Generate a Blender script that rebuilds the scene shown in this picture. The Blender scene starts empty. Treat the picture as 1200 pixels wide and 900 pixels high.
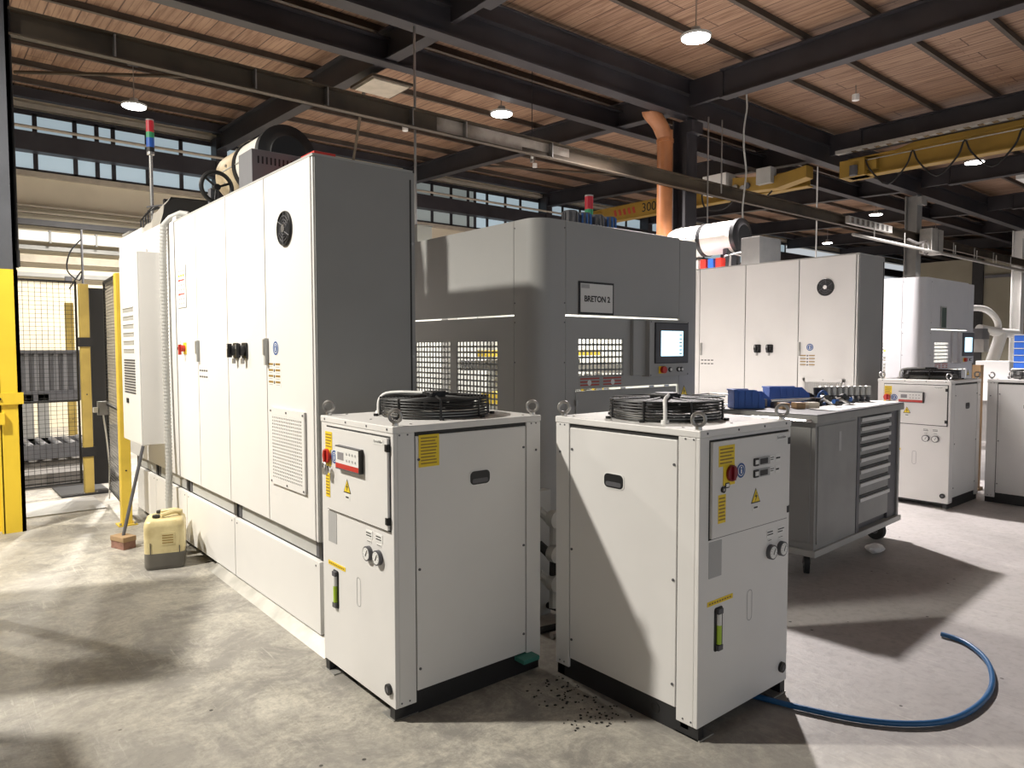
import bpy, bmesh, math, random
from mathutils import Vector, Matrix
random.seed(7)
PI = math.pi
sc = bpy.context.scene
COL = sc.collection

# ------------------------------------------------------------------ materials
MATS = {}
def nmat(name, color, rough=0.5, metal=0.0, noise=0.0, nscale=6.0, bump=0.0, emit=0.0, spec=0.5, alpha=1.0, dirt=None):
    m = bpy.data.materials.new(name); m.use_nodes = True
    nt = m.node_tree; b = nt.nodes['Principled BSDF']
    c = (*color, 1)
    b.inputs['Base Color'].default_value = c
    b.inputs['Roughness'].default_value = rough
    b.inputs['Metallic'].default_value = metal
    b.inputs['Specular IOR Level'].default_value = spec
    if emit:
        b.inputs['Emission Color'].default_value = c
        b.inputs['Emission Strength'].default_value = emit
    if noise > 0 or bump > 0:
        tc = nt.nodes.new('ShaderNodeTexCoord')
        nz = nt.nodes.new('ShaderNodeTexNoise'); nz.inputs['Scale'].default_value = nscale
        nz.inputs['Detail'].default_value = 6
        nt.links.new(tc.outputs['Object'], nz.inputs['Vector'])
        if noise > 0:
            mx = nt.nodes.new('ShaderNodeMix'); mx.data_type = 'RGBA'
            d = dirt or tuple(x * (1 - noise) for x in color)
            mx.inputs['A'].default_value = c
            mx.inputs['B'].default_value = (*d, 1)
            rp = nt.nodes.new('ShaderNodeMapRange')
            rp.inputs['From Min'].default_value = .42; rp.inputs['From Max'].default_value = .72
            nt.links.new(nz.outputs['Fac'], rp.inputs['Value'])
            nt.links.new(rp.outputs['Result'], mx.inputs['Factor'])
            nt.links.new(mx.outputs['Result'], b.inputs['Base Color'])
        if bump > 0:
            bp = nt.nodes.new('ShaderNodeBump'); bp.inputs['Strength'].default_value = bump
            bp.inputs['Distance'].default_value = .01
            nt.links.new(nz.outputs['Fac'], bp.inputs['Height'])
            nt.links.new(bp.outputs['Normal'], b.inputs['Normal'])
    MATS[name] = m
    return m

nmat('paint', (.76, .75, .735), .38, noise=.05, nscale=2, bump=.02)
nmat('paint_machine', (.37, .37, .36), .42, noise=.05, nscale=2)
nmat('paint_cabinet', (.78, .77, .75), .42, noise=.04, nscale=2)
nmat('paint_machine_lit', (.66, .66, .68), .42, noise=.04)  # lit copy of the machine paint, lamp light put into the colour
nmat('post_yellow_shaded', (.40, .29, .07), .55, noise=.3, nscale=4)  # darker copy of the post yellow, shade put into the colour
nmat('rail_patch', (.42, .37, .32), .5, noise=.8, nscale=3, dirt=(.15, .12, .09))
nmat('handle_grey', (.66, .66, .65), .35)
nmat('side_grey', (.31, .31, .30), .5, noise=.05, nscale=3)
nmat('vent_grey', (.16, .16, .17), .5, noise=.1)
nmat('dark_red', (.22, .01, .02), .35)
nmat('column_grey', (.10, .105, .12), .5, noise=.3, nscale=2)
nmat('grey_paint', (.30, .30, .29), .5, noise=.15, nscale=4)
nmat('mid_grey', (.45, .45, .43), .5, noise=.1, nscale=4)
nmat('dark_grey', (.10, .10, .11), .5, noise=.2, nscale=5)
nmat('seam', (.03, .03, .03), .7)
nmat('black', (.012, .012, .013), .45)
nmat('black_steel', (.02, .02, .022), .45, noise=.3, nscale=8)
nmat('steel_dark', (.035, .033, .038), .5, noise=.5, nscale=1.2, dirt=(.018, .016, .02))
nmat('purlin_paint', (.075, .058, .045), .6, noise=.4, nscale=3)
nmat('steel', (.42, .41, .40), .35, metal=.8, noise=.15)
nmat('steel_bright', (.65, .64, .62), .25, metal=.9)
nmat('zinc', (.50, .49, .46), .45, metal=.5, noise=.25, nscale=7)
nmat('rail_steel', (.075, .055, .035), .6, metal=.0, noise=.75, nscale=2.2, dirt=(.03, .022, .015))
nmat('yellow', (.85, .60, .04), .45, noise=.12, nscale=3)
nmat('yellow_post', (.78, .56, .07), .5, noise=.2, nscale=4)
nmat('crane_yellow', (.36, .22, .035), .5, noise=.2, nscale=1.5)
nmat('label_yellow', (.85, .62, .02), .5)
nmat('label_white', (.8, .8, .78), .5)
nmat('label_grey', (.42, .42, .42), .5)
nmat('ink', (.02, .02, .02), .6)
nmat('ink_soft', (.30, .18, .03), .6)
nmat('ink_red', (.45, .06, .04), .5)
nmat('red', (.55, .03, .02), .4)
nmat('blue', (.02, .09, .30), .4)
nmat('bin_blue', (.035, .13, .50), .4, noise=.1)
nmat('hose_blue', (.02, .12, .30), .35)
nmat('green_fluid', (.45, .65, .05), .3)
nmat('lens_green', (.05, .35, .15), .3)
nmat('lens_blue', (.03, .12, .5), .3)
nmat('lens_red', (.6, .03, .05), .3)
nmat('white_plastic', (.85, .85, .83), .4)
nmat('cowl_grey', (.50, .50, .47), .35, metal=.3)
nmat('rubber', (.015, .015, .015), .7)
nmat('copper_paint', (.42, .17, .07), .32, noise=.15)
nmat('wall_beige', (.70, .63, .48), .7, noise=.08, nscale=1.5)
nmat('wall_block', (.27, .25, .19), .8, noise=.1, nscale=1.5)
nmat('wood', (.35, .22, .11), .6, noise=.3, nscale=5)
nmat('cardboard', (.36, .24, .13), .7, noise=.1)
nmat('paper', (.75, .75, .73), .7)
nmat('canvas', (.36, .34, .30), .8, noise=.25, nscale=4, bump=.5)
nmat('beige_tank', (.62, .52, .36), .5, noise=.35, nscale=6, dirt=(.30, .22, .12))
nmat('drum_white', (.80, .77, .70), .4, noise=.12, nscale=4)
nmat('oily', (.10, .09, .08), .6, noise=.6, nscale=9)
nmat('stone', (.14, .13, .12), .7, noise=.3, nscale=4)
nmat('screen', (.55, .85, 1.0), .3, emit=1.6)
nmat('lcd', (.25, .24, .26), .2)
nmat('lamp_lens', (1.0, .97, .90), .3, emit=25)
nmat('added_tube_glow', (1.0, .97, .86), .3, emit=3.0)
nmat('bristle', (.30, .16, .12), .8, noise=.4, nscale=20, bump=1)
nmat('can_plastic', (.72, .62, .34), .35, noise=.2, nscale=7, dirt=(.48, .38, .18))
nmat('can_liquid', (.16, .15, .13), .3, noise=.25, nscale=5)
nmat('sign_glass', (.10, .14, .13), .15)
nmat('plastic_film', (.75, .75, .75), .3)
nmat('duct_brown', (.45, .40, .32), .6, noise=.2)
nmat('window_pane', (.36, .45, .50), .25, emit=.75)
nmat('window_pane_dim', (.30, .34, .33), .25, emit=.4)
nmat('teal', (.05, .22, .18), .5)

def floor_mat():
    m = bpy.data.materials.new('concrete_floor'); m.use_nodes = True
    nt = m.node_tree; N = nt.nodes; L = nt.links; b = N['Principled BSDF']
    tc = N.new('ShaderNodeTexCoord')
    def noise(scale, det=8, dist=0, rough=.6, vec=None):
        n = N.new('ShaderNodeTexNoise'); n.inputs['Scale'].default_value = scale
        n.inputs['Detail'].default_value = det; n.inputs['Distortion'].default_value = dist; n.inputs['Roughness'].default_value = rough
        L.new(vec or tc.outputs['Object'], n.inputs['Vector']); return n
    def rng(src, a, c, lo=0, hi=1):
        r = N.new('ShaderNodeMapRange'); r.inputs['From Min'].default_value = a; r.inputs['From Max'].default_value = c
        r.inputs['To Min'].default_value = lo; r.inputs['To Max'].default_value = hi
        L.new(src, r.inputs['Value']); return r.outputs['Result']
    def mix(f, a, c):
        x = N.new('ShaderNodeMix'); x.data_type = 'RGBA'
        for k, v in (('Factor', f), ('A', a), ('B', c)):
            if hasattr(v, 'links') or isinstance(v, bpy.types.NodeSocket): L.new(v, x.inputs[k])
            elif k == 'Factor': x.inputs[k].default_value = v
            else: x.inputs[k].default_value = (*v, 1)
        return x.outputs['Result']
    def mul(a, c):
        x = N.new('ShaderNodeMath'); x.operation = 'MULTIPLY'; L.new(a, x.inputs[0])
        if isinstance(c, (int, float)): x.inputs[1].default_value = c
        else: L.new(c, x.inputs[1])
        return x.outputs[0]
    big = noise(.55, 8, .6); med = noise(2.2, 10, .4); fine = noise(22, 8)
    c = mix(rng(big.outputs['Fac'], .38, .65), (.25, .236, .212), (.385, .366, .328))
    c = mix(mul(rng(med.outputs['Fac'], .50, .66), .7), c, (.21, .20, .18))
    md2 = noise(6.5, 10, .6, .75)
    c = mix(mul(rng(md2.outputs['Fac'], .54, .68), .45), c, (.56, .53, .47))
    c = mix(mul(rng(md2.outputs['Fac'], .44, .33), .5), c, (.18, .17, .155))
    # dusty yellowish streaks along the machines, object space x ~ 1
    sx = N.new('ShaderNodeSeparateXYZ'); L.new(tc.outputs['Object'], sx.inputs[0])
    band = N.new('ShaderNodeMapRange'); band.inputs['From Min'].default_value = -1.5; band.inputs['From Max'].default_value = 1.5
    L.new(sx.outputs['X'], band.inputs['Value'])
    bx = N.new('ShaderNodeMapRange'); bx.inputs['From Min'].default_value = 3.6; bx.inputs['From Max'].default_value = 2.0
    L.new(sx.outputs['X'], bx.inputs['Value'])
    w = noise(2.6, 14, .5, .78); g = noise(38, 10, .3, .8)
    dust = mul(mul(rng(w.outputs['Fac'], .44, .58), mul(band.outputs[0], bx.outputs[0])), .8)
    dust = mul(dust, rng(g.outputs['Fac'], .30, .55))
    c = mix(dust, c, (.60, .565, .48))
    # pinkish-grey tone on the other side
    px = N.new('ShaderNodeMapRange'); px.inputs['From Min'].default_value = 2.2; px.inputs['From Max'].default_value = 4.0
    L.new(sx.outputs['X'], px.inputs['Value'])
    c = mix(mul(px.outputs[0], .7), c, (.45, .43, .43))
    # dark worn traffic patches
    d2 = noise(.8, 9, .3, .65)
    c = mix(mul(rng(d2.outputs['Fac'], .52, .66), .45), c, (.22, .21, .195))
    # scratches in two directions
    for rot, sc_ in ((.7, 1.5), (-.5, 1.1), (1.5, 1.3)):
        mp = N.new('ShaderNodeMapping'); mp.inputs['Rotation'].default_value = (0, 0, rot); mp.inputs['Scale'].default_value = (26, 1.6, 1)
        L.new(tc.outputs['Object'], mp.inputs['Vector'])
        s1 = noise(sc_, 7, .6, .7, mp.outputs[0])
        c = mix(mul(mul(rng(s1.outputs['Fac'], .60, .68), rng(med.outputs['Fac'], .42, .58)), .4), c, (.64, .61, .54))
    # dark specks
    v = N.new('ShaderNodeTexVoronoi'); v.inputs['Scale'].default_value = 7; v.inputs['Randomness'].default_value = 1
    L.new(tc.outputs['Object'], v.inputs['Vector'])
    c = mix(mul(rng(v.outputs['Distance'], .07, .05), rng(noise(1.3).outputs['Fac'], .52, .56)), c, (.05, .045, .04))
    c = mix(mul(rng(fine.outputs['Fac'], .48, .75), .45), c, (.20, .19, .175))
    L.new(c, b.inputs['Base Color'])
    L.new(rng(med.outputs['Fac'], .3, .7, .42, .7), b.inputs['Roughness'])
    bp = N.new('ShaderNodeBump'); bp.inputs['Strength'].default_value = .25; bp.inputs['Distance'].default_value = .01
    L.new(fine.outputs['Fac'], bp.inputs['Height']); L.new(bp.outputs['Normal'], b.inputs['Normal'])
    MATS['floor'] = m
floor_mat()

def ceil_mat():
    m = bpy.data.materials.new('ceiling_boards'); m.use_nodes = True
    nt = m.node_tree; N = nt.nodes; L = nt.links; b = N['Principled BSDF']
    tc = N.new('ShaderNodeTexCoord')
    def brick(w, h, mort):
        mp = N.new('ShaderNodeMapping'); mp.inputs['Rotation'].default_value = (0, 0, PI / 2)
        L.new(tc.outputs['Object'], mp.inputs['Vector'])
        k = N.new('ShaderNodeTexBrick'); k.inputs['Scale'].default_value = 1
        k.inputs['Brick Width'].default_value = w; k.inputs['Row Height'].default_value = h
        k.inputs['Mortar Size'].default_value = mort; k.inputs['Mortar Smooth'].default_value = .1
        k.inputs['Bias'].default_value = 0
        L.new(mp.outputs[0], k.inputs['Vector']); return k
    k = brick(4.2, .40, .010)
    k2 = brick(2.9, .10, .007)
    k.inputs['Color1'].default_value = (.38, .24, .155, 1); k.inputs['Color2'].default_value = (.30, .185, .12, 1)
    k2.inputs['Color1'].default_value = (1, 1, 1, 1); k2.inputs['Color2'].default_value = (.86, .84, .82, 1); k2.inputs['Mortar'].default_value = (.55, .5, .45, 1)
    k.inputs['Mortar'].default_value = (.10, .05, .03, 1)
    mp = N.new('ShaderNodeMapping'); mp.inputs['Scale'].default_value = (9, .8, 1); L.new(tc.outputs['Object'], mp.inputs['Vector'])
    n = N.new('ShaderNodeTexNoise'); n.inputs['Scale'].default_value = 1.6; n.inputs['Detail'].default_value = 8; n.inputs['Distortion'].default_value = .5
    L.new(mp.outputs[0], n.inputs['Vector'])
    r = N.new('ShaderNodeMapRange'); r.inputs['From Min'].default_value = .46; r.inputs['From Max'].default_value = .70
    L.new(n.outputs['Fac'], r.inputs['Value'])
    x = N.new('ShaderNodeMix'); x.data_type = 'RGBA'; L.new(r.outputs[0], x.inputs['Factor'])
    ml = N.new('ShaderNodeMix'); ml.data_type = 'RGBA'; ml.blend_type = 'MULTIPLY'; ml.inputs['Factor'].default_value = .85
    L.new(k.outputs['Color'], ml.inputs['A']); L.new(k2.outputs['Color'], ml.inputs['B'])
    L.new(ml.outputs['Result'], x.inputs['A']); x.inputs['B'].default_value = (.16, .08, .045, 1)
    L.new(x.outputs['Result'], b.inputs['Base Color']); b.inputs['Roughness'].default_value = .6
    MATS['ceiling'] = m
ceil_mat()

# ------------------------------------------------------------------ mesh builder
class MB:
    def __init__(s): s.v = []; s.f = []; s.m = []; s.names = []
    def mi(s, mat):
        if mat not in s.names: s.names.append(mat)
        return s.names.index(mat)
    def add(s, vs, fs, mat):
        o = len(s.v); s.v += [tuple(q) for q in vs]; i = s.mi(mat)
        for f in fs: s.f.append(tuple(o + k for k in f)); s.m.append(i)
        return s
    def box(s, x0, x1, y0, y1, z0, z1, mat):
        if x0 > x1: x0, x1 = x1, x0
        if y0 > y1: y0, y1 = y1, y0
        if z0 > z1: z0, z1 = z1, z0
        vs = [(x, y, z) for z in (z0, z1) for y in (y0, y1) for x in (x0, x1)]
        return s.add(vs, [(0, 2, 3, 1), (4, 5, 7, 6), (0, 1, 5, 4), (2, 6, 7, 3), (0, 4, 6, 2), (1, 3, 7, 5)], mat)
    def cyl(s, p, q, r, mat, n=20, r2=None, caps=True):
        p = Vector(p); q = Vector(q); r2 = r if r2 is None else r2
        d = (q - p).normalized(); a = d.orthogonal().normalized(); b = d.cross(a)
        vs = []
        for c, rr in ((p, r), (q, r2)):
            for i in range(n):
                t = 2 * PI * i / n; vs.append(c + a * rr * math.cos(t) + b * rr * math.sin(t))
        fs = [(i, (i + 1) % n, n + (i + 1) % n, n + i) for i in range(n)]
        if caps: fs += [tuple(range(n))[::-1], tuple(range(n, 2 * n))]
        return s.add(vs, fs, mat)
    def tube(s, pts, r, mat, n=10, closed=False):
        P = [Vector(p) for p in pts]; m = len(P); vs = []; up = None
        for i, p in enumerate(P):
            if closed: d = P[(i + 1) % m] - P[i - 1]
            else: d = P[min(i + 1, m - 1)] - P[max(i - 1, 0)]
            d.normalize()
            if up is None: a = d.orthogonal().normalized()
            else: a = (up - d * up.dot(d)).normalized()
            up = a; b = d.cross(a)
            for k in range(n):
                t = 2 * PI * k / n; vs.append(p + a * r * math.cos(t) + b * r * math.sin(t))
        fs = []
        for i in range(m if closed else m - 1):
            j = (i + 1) % m
            for k in range(n):
                k2 = (k + 1) % n; fs.append((i * n + k, i * n + k2, j * n + k2, j * n + k))
        if not closed: fs += [tuple(range(n))[::-1], tuple((m - 1) * n + k for k in range(n))]
        return s.add(vs, fs, mat)
    def ring(s, c, R, r, mat, axis='z', n=36, k=6):
        c = Vector(c); pts = []
        for i in range(n):
            t = 2 * PI * i / n; u, w = R * math.cos(t), R * math.sin(t)
            pts.append(c + Vector({'z': (u, w, 0), 'y': (u, 0, w), 'x': (0, u, w)}[axis]))
        return s.tube(pts, r, mat, k, True)
    def prism(s, poly, axis, a, b, mat):
        def P(u, w, t): return {'z': (u, w, t), 'y': (u, t, w), 'x': (t, u, w)}[axis]
        n = len(poly); vs = [P(u, w, a) for u, w in poly] + [P(u, w, b) for u, w in poly]
        fs = [tuple(range(n)), tuple(range(n, 2 * n))[::-1]] + [(i, n + i, n + (i + 1) % n, (i + 1) % n) for i in range(n)]
        return s.add(vs, fs, mat)
    def lathe(s, prof, c, mat, axis='z', n=32):
        vs = []; c = Vector(c)
        for r, h in prof:
            for i in range(n):
                t = 2 * PI * i / n; u, w = r * math.cos(t), r * math.sin(t)
                vs.append(c + Vector({'z': (u, w, h), 'y': (u, h, w), 'x': (h, u, w)}[axis]))
        fs = []
        for j in range(len(prof) - 1):
            for i in range(n):
                fs.append((j * n + i, j * n + (i + 1) % n, (j + 1) * n + (i + 1) % n, (j + 1) * n + i))
        return s.add(vs, fs, mat)
    def build(s, name, parent=None, loc=None, rotz=0, bevel=0, smooth=False, label=None):
        me = bpy.data.meshes.new(name); me.from_pydata(s.v, [], s.f)
        for n in s.names: me.materials.append(MATS[n])
        me.polygons.foreach_set('material_index', s.m)
        bm = bmesh.new(); bm.from_mesh(me); bmesh.ops.recalc_face_normals(bm, faces=bm.faces); bm.to_mesh(me); bm.free()
        if smooth:
            me.shade_smooth() if hasattr(me, 'shade_smooth') else None
            me.set_sharp_from_angle(angle=math.radians(35))
        o = bpy.data.objects.new(name, me); COL.objects.link(o)
        if parent: o.parent = parent
        if loc: o.location = loc
        o.rotation_euler.z = rotz
        if bevel:
            md = o.modifiers.new('edge', 'BEVEL'); md.width = bevel; md.segments = 2; md.limit_method = 'ANGLE'
        if label: o['label'] = label
        return o

def thing(name, label, cat, loc=(0, 0, 0), rotz=0, group=None):
    o = bpy.data.objects.new(name, None); COL.objects.link(o); o.empty_display_size = .1
    o.location = loc; o.rotation_euler.z = rotz; o['label'] = label; o['category'] = cat
    if group: o['group'] = group
    return o
def tag(o, label, cat, group=None, kind=None):
    o['label'] = label; o['category'] = cat
    if group: o['group'] = group
    if kind: o['kind'] = kind
    return o
def struct(o, label=None):
    o['kind'] = 'structure'
    if label: o['label'] = label
    return o
def copy_tree(o, parent=None, label=None, dx=0, dy=0, skip=()):
    c = o.copy(); COL.objects.link(c)
    if parent: c.parent = parent
    else:
        c.location = (o.location.x + dx, o.location.y + dy, o.location.z)
        if label: c['label'] = label
    for ch in list(o.children):
        if ch.name.split('.')[0] in skip: continue
        copy_tree(ch, c)
    return c
def text(s, name, parent, size, loc, rot, mat, align='CENTER', depth=.0006, bold=0):
    cu = bpy.data.curves.new(name, 'FONT'); cu.body = s; cu.size = size; cu.align_x = align; cu.align_y = 'CENTER'
    cu.extrude = depth; cu.materials.append(MATS[mat])
    cu.offset = bold
    tmp = bpy.data.objects.new('tmp_text', cu); COL.objects.link(tmp); bpy.context.view_layer.update()
    me = bpy.data.meshes.new_from_object(tmp.evaluated_get(bpy.context.evaluated_depsgraph_get())); bpy.data.objects.remove(tmp)
    me.materials.clear(); me.materials.append(MATS[mat])
    o = bpy.data.objects.new(name, me); COL.objects.link(o); o.parent = parent; o.location = loc; o.rotation_euler = rot
    return o
FY = (PI / 2, 0, 0)            # text reading on a face turned to -y
FX = (PI / 2, 0, -PI / 2)      # text reading on a face turned to -x

def arc(cx, cy, r, a0, a1, n=8):
    return [(cx + r * math.cos(math.radians(a0 + (a1 - a0) * i / n)), cy + r * math.sin(math.radians(a0 + (a1 - a0) * i / n))) for i in range(n + 1)]
def rrect(x0, x1, z0, z1, r, n=5):
    return arc(x1 - r, z1 - r, r, 0, 90, n) + arc(x0 + r, z1 - r, r, 90, 180, n) + arc(x0 + r, z0 + r, r, 180, 270, n) + arc(x1 - r, z0 + r, r, 270, 360, n)

# ---- small labels on a -y face, thickness t; each one mesh
def plate(parent, name, x0, x1, z0, z1, y, mat, lines=0, ink='ink_soft', t=.0015, border=None, label=None):
    m = MB(); m.box(x0, x1, y - t, y, z0, z1, mat)
    if border: m.box(x0 - .004, x1 + .004, y - t * .5, y, z0 - .004, z1 + .004, border)
    if lines:
        h = (z1 - z0) / (lines + 1); w = x1 - x0
        for i in range(lines):
            z = z1 - h * (i + 1); e = random.uniform(.05, .3) * w
            m.box(x0 + .07 * w, x1 - e, y - t - .0006, y - t, z - h * .2, z + h * .2, ink)
    return m.build(name, parent, label=label)
def info_sign(parent, x, z, y, r=.035):
    m = MB()
    m.cyl((x, y, z), (x, y - .0012, z), r, 'label_white', 28)
    m.cyl((x, y, z), (x, y - .002, z), r * .9, 'blue', 28)
    m.cyl((x, y - .002, z), (x, y - .0026, z), r * .66, 'label_white', 28)
    m.cyl((x, y - .0026, z), (x, y - .0032, z), r * .56, 'blue', 28)
    m.box(x - r * .13, x + r * .13, y - .0038, y - .003, z - r * .38, z + r * .12, 'label_white')
    m.box(x - r * .13, x + r * .13, y - .0038, y - .003, z + r * .22, z + r * .42, 'label_white')
    return m.build('information_sign', parent)
def warn_tri(parent, x, z, y, s=.04, caption=True):
    m = MB()
    def tri(k, dz=0): return [(x - k, z - k * .8 + dz), (x + k, z - k * .8 + dz), (x, z + k + dz)]
    m.prism(tri(s), 'y', y - .001, y, 'ink'); m.prism(tri(s * .82), 'y', y - .0018, y, 'label_yellow')
    m.prism([(x + .1 * s, z + .55 * s), (x - .25 * s, z - .05 * s), (x, z - .05 * s), (x - .12 * s, z - .6 * s), (x + .28 * s, z + .1 * s), (x + .03 * s, z + .1 * s)], 'y', y - .0024, y - .001, 'ink')
    if caption:
        m.box(x - s * .7, x + s * .7, y - .001, y, z - s * 1.7, z - s * 1.0, 'label_white')
        m.box(x - s * .4, x + s * .4, y - .0016, y, z - s * 1.45, z - s * 1.25, 'ink')
    return m.build('warning_label', parent)
def gauge(parent, x, z, y, r=.033):
    m = MB()
    m.cyl((x, y, z), (x, y - .018, z), r, 'dark_grey', 28)
    g = m.build('pressure_gauge', parent, smooth=True)
    d = MB(); d.cyl((x, y - .018, z), (x, y - .0195, z), r * .82, 'label_white', 28)
    for i in range(9):
        a = math.radians(-45 + i * 33.75)
        u, w = math.cos(a), math.sin(a)
        d.box(x + u * r * .65 - .001, x + u * r * .65 + .001, y - .0202, y - .019, z + w * r * .65 - .001, z + w * r * .65 + .001, 'ink')
    d.build('dial', g)
    nd = MB(); nd.prism([(x - .004, z - .008), (x - .001, z - .011), (x + .013, z + .016), (x + .011, z + .017)], 'y', y - .0215, y - .0203, 'ink')
    nd.build('needle', g)
    return g

def smooth_pts(P, k=5):
    P = [Vector(p) for p in P]; out = []
    for i in range(len(P) - 1):
        p0, p1, p2, p3 = P[max(i - 1, 0)], P[i], P[i + 1], P[min(i + 2, len(P) - 1)]
        for j in range(k):
            t = j / k; out.append(.5 * ((2 * p1) + (-p0 + p2) * t + (2 * p0 - 5 * p1 + 4 * p2 - p3) * t * t + (-p0 + 3 * p1 - 3 * p2 + p3) * t ** 3))
    return out + [P[-1]]

# ------------------------------------------------------------------ chiller unit
CW, CD, CH = .69, .83, 1.27
def make_chiller(kind, label, group, loc, rotz):
    R = thing('chiller_unit', label, 'chiller', loc, rotz, group)
    w, d = CW / 2, CD / 2; F = -d
    # base frame: black steel
    m = MB()
    for sx in (-1, 1):
        m.box(sx * (w - .012), sx * (w - .05), -d + .002, d - .002, 0, .11, 'black_steel')
    m.box(-w + .012, w - .012, d - .05, d - .01, .0, .11, 'black_steel')
    m.box(-w + .012, w - .012, -d + .05, -d + .09, .03, .11, 'black_steel')
    m.box(-w + .012, -w + .11, -d - .004, -d + .12, 0, .006, 'zinc'); m.box(w - .11, w - .012, -d - .004, -d + .12, 0, .006, 'zinc')
    m.cyl((-w + .010, -d + .22, .06), (-w + .018, -d + .22, .06), .022, 'rubber')
    m.build('base_frame', R)
    # casing with corner posts
    m = MB()
    m.box(-w, w, -d, -d + .02, .056, 1.24, 'paint')
    m.box(-w + .021, w - .021, d - .02, d - .001, .1, 1.24, 'paint')
    for sx in (-1, 1):
        a, b = (sx * w, sx * (w - .02))
        m.box(a, b, -d + .0201, -d + .105, .056, 1.24, 'paint'); m.box(a, b, d - .09, d, .056, 1.24, 'paint')
        m.box(sx * (w - .008), sx * (w - .02), -d + .1, d - .085, .108, 1.24, 'seam')
    m.build('casing', R, bevel=.003)
    for sx in (-1, 1):
        m = MB(); m.box(sx * (w - .001), sx * (w - .015), -d + .111, d - .096, .105, 1.222, 'paint')
        sp = m.build('side_panel', R, bevel=.003)
        s = MB(); yy, zz = .02 + .02, 1.005
        s.prism(rrect(yy - .062, yy + .062, zz - .036, zz + .036, .024), 'x', sx * (w - .003), sx * (w + .0015), 'label_white')
        s.prism(rrect(yy - .056, yy + .056, zz - .031, zz + .031, .021), 'x', sx * (w - .003), sx * (w + .003), 'black')
        s.prism(rrect(yy - .045, yy + .045, zz - .024, zz - .004, .008), 'x', sx * (w - .003), sx * (w + .0045), 'dark_grey')
        s.build('grip_handle', sp)
        s = MB()
        for yy, zz in ((-d + .125, 1.12), (-d + .125, .64), (-d + .125, .2), (d - .11, 1.12), (d - .11, .64), (d - .11, .2), (d - .03, 1.1)):
            s.cyl((sx * (w - .002), yy, zz), (sx * (w + .003), yy, zz), .006, 'dark_grey', 10)
        for yy in (-d + .03, -d + .07, d - .03, d - .06):
            for zz in (.075, 1.232): s.cyl((sx * (w - .002), yy, zz), (sx * (w + .002), yy, zz), .004, 'dark_grey', 8)
        s.build('screws', sp)
    # lid
    m = MB(); m.box(-w - .003, w + .003, -d - .003, d + .003, 1.24, 1.27, 'paint')
    lid = m.build('lid', R, bevel=.004)
    m = MB()
    for x in (-.3, -.08, .12, .3): m.cyl((x, F - .005, 1.256), (x, F - .001, 1.256), .005, 'dark_grey', 8)
    for x, y in ((-.3, -.3), (.0, -.33), (.3, -.3), (.3, .1), (-.3, .1), (.3, .34), (-.3, .34), (.0, .35)): m.cyl((x, y, 1.268), (x, y, 1.273), .006, 'steel', 8)
    m.build('screws', lid)
    for sx in (-1, 1):
        for sy in (-1, 1):
            m = MB(); x, y = sx * (w - .028), sy * (d - .028); rs = 1 if (kind == 'thermostat') else -1
            m.cyl((x, y, 1.27), (x, y, 1.283), .014, 'steel_bright', 12); m.tube([(x + .026 * math.cos(q * PI / 12) * .707, y + .026 * math.cos(q * PI / 12) * -.707 * rs, 1.312 + .026 * math.sin(q * PI / 12)) for q in range(24)], .0075, 'steel', 8, True)
            m.build('lifting_eye', R, smooth=True)
    # fan: guard, blades, motor, cowl
    cx, cy, z0, r = 0.0, .025, 1.27, .262
    m = MB()
    m.lathe([(r - .02, 0), (r - .012, .004), (r - .016, .035), (r - .03, .04), (r - .035, .035), (r - .035, .0)], (cx, cy, z0), 'zinc')
    m.build('fan_cowl', R, smooth=True)
    m = MB()
    for i in range(7): m.ring((cx, cy, z0 + .010 + i * .0128), r, .0038, 'black', n=48)
    for i in range(12): m.ring((cx, cy, z0 + .09), r - .004 - i * .0165, .0032, 'black', n=48)
    for i in range(8):
        a = PI / 4 * i + .3; u, v = math.cos(a), math.sin(a)
        m.tube([(cx + u * (r + .03), cy + v * (r + .03), z0 + .004), (cx + u * (r + .005), cy + v * (r + .005), z0 + .006), (cx + u * (r + .005), cy + v * (r + .005), z0 + .09), (cx + u * .07, cy + v * .07, z0 + .096)], .0055, 'black', 6)
        m.cyl((cx + u * (r + .025), cy + v * (r + .025), z0), (cx + u * (r + .025), cy + v * (r + .025), z0 + .012), .012, 'black', 8)
    m.build('fan_guard', R, smooth=True)
    m = MB()
    for i in range(7):
        a = 2 * PI * i / 7; vs = []
        for t, rr in ((0, .07), (.45, .21), (.75, .20), (.5, .07)):
            vs.append((cx + rr * math.cos(a + t), cy + rr * math.sin(a + t), z0 + .03 + (.035 if t in (0, .45) else 0)))
        vs2 = [(x, y, z - .004) for x, y, z in vs]
        m.add(vs + vs2, [(0, 1, 2, 3), (7, 6, 5, 4), (0, 4, 5, 1), (1, 5, 6, 2), (2, 6, 7, 3), (3, 7, 4, 0)], 'black_steel')
    m.cyl((cx, cy, z0), (cx, cy, z0 + .07), .06, 'black', 20)
    m.build('fan_blades', R)
    m = MB(); m.cyl((cx, cy, z0 + .086), (cx, cy, z0 + .118), .055, 'black', 28); m.box(cx - .06, cx + .05, cy - .05, cy + .05, z0 + .093, z0 + .113, 'black')
    m.build('motor', R, smooth=False, bevel=.004)
    m = MB()
    pts = smooth_pts([(-.235, -.155, 1.27), (-.237, -.157, 1.31), (-.232, -.152, 1.345), (-.205, -.13, 1.372), (-.13, -.085, 1.380), (-.04, -.02, 1.378)], 3)
    m.cyl(pts[0], (pts[0][0], pts[0][1], 1.285), .018, 'white_plastic', 12); m.tube(pts, .0085, 'white_plastic', 8)
    m.build('fan_cable', R, smooth=True)
    # front: door
    s = -.075 if kind == 'digital' else 0
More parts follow.
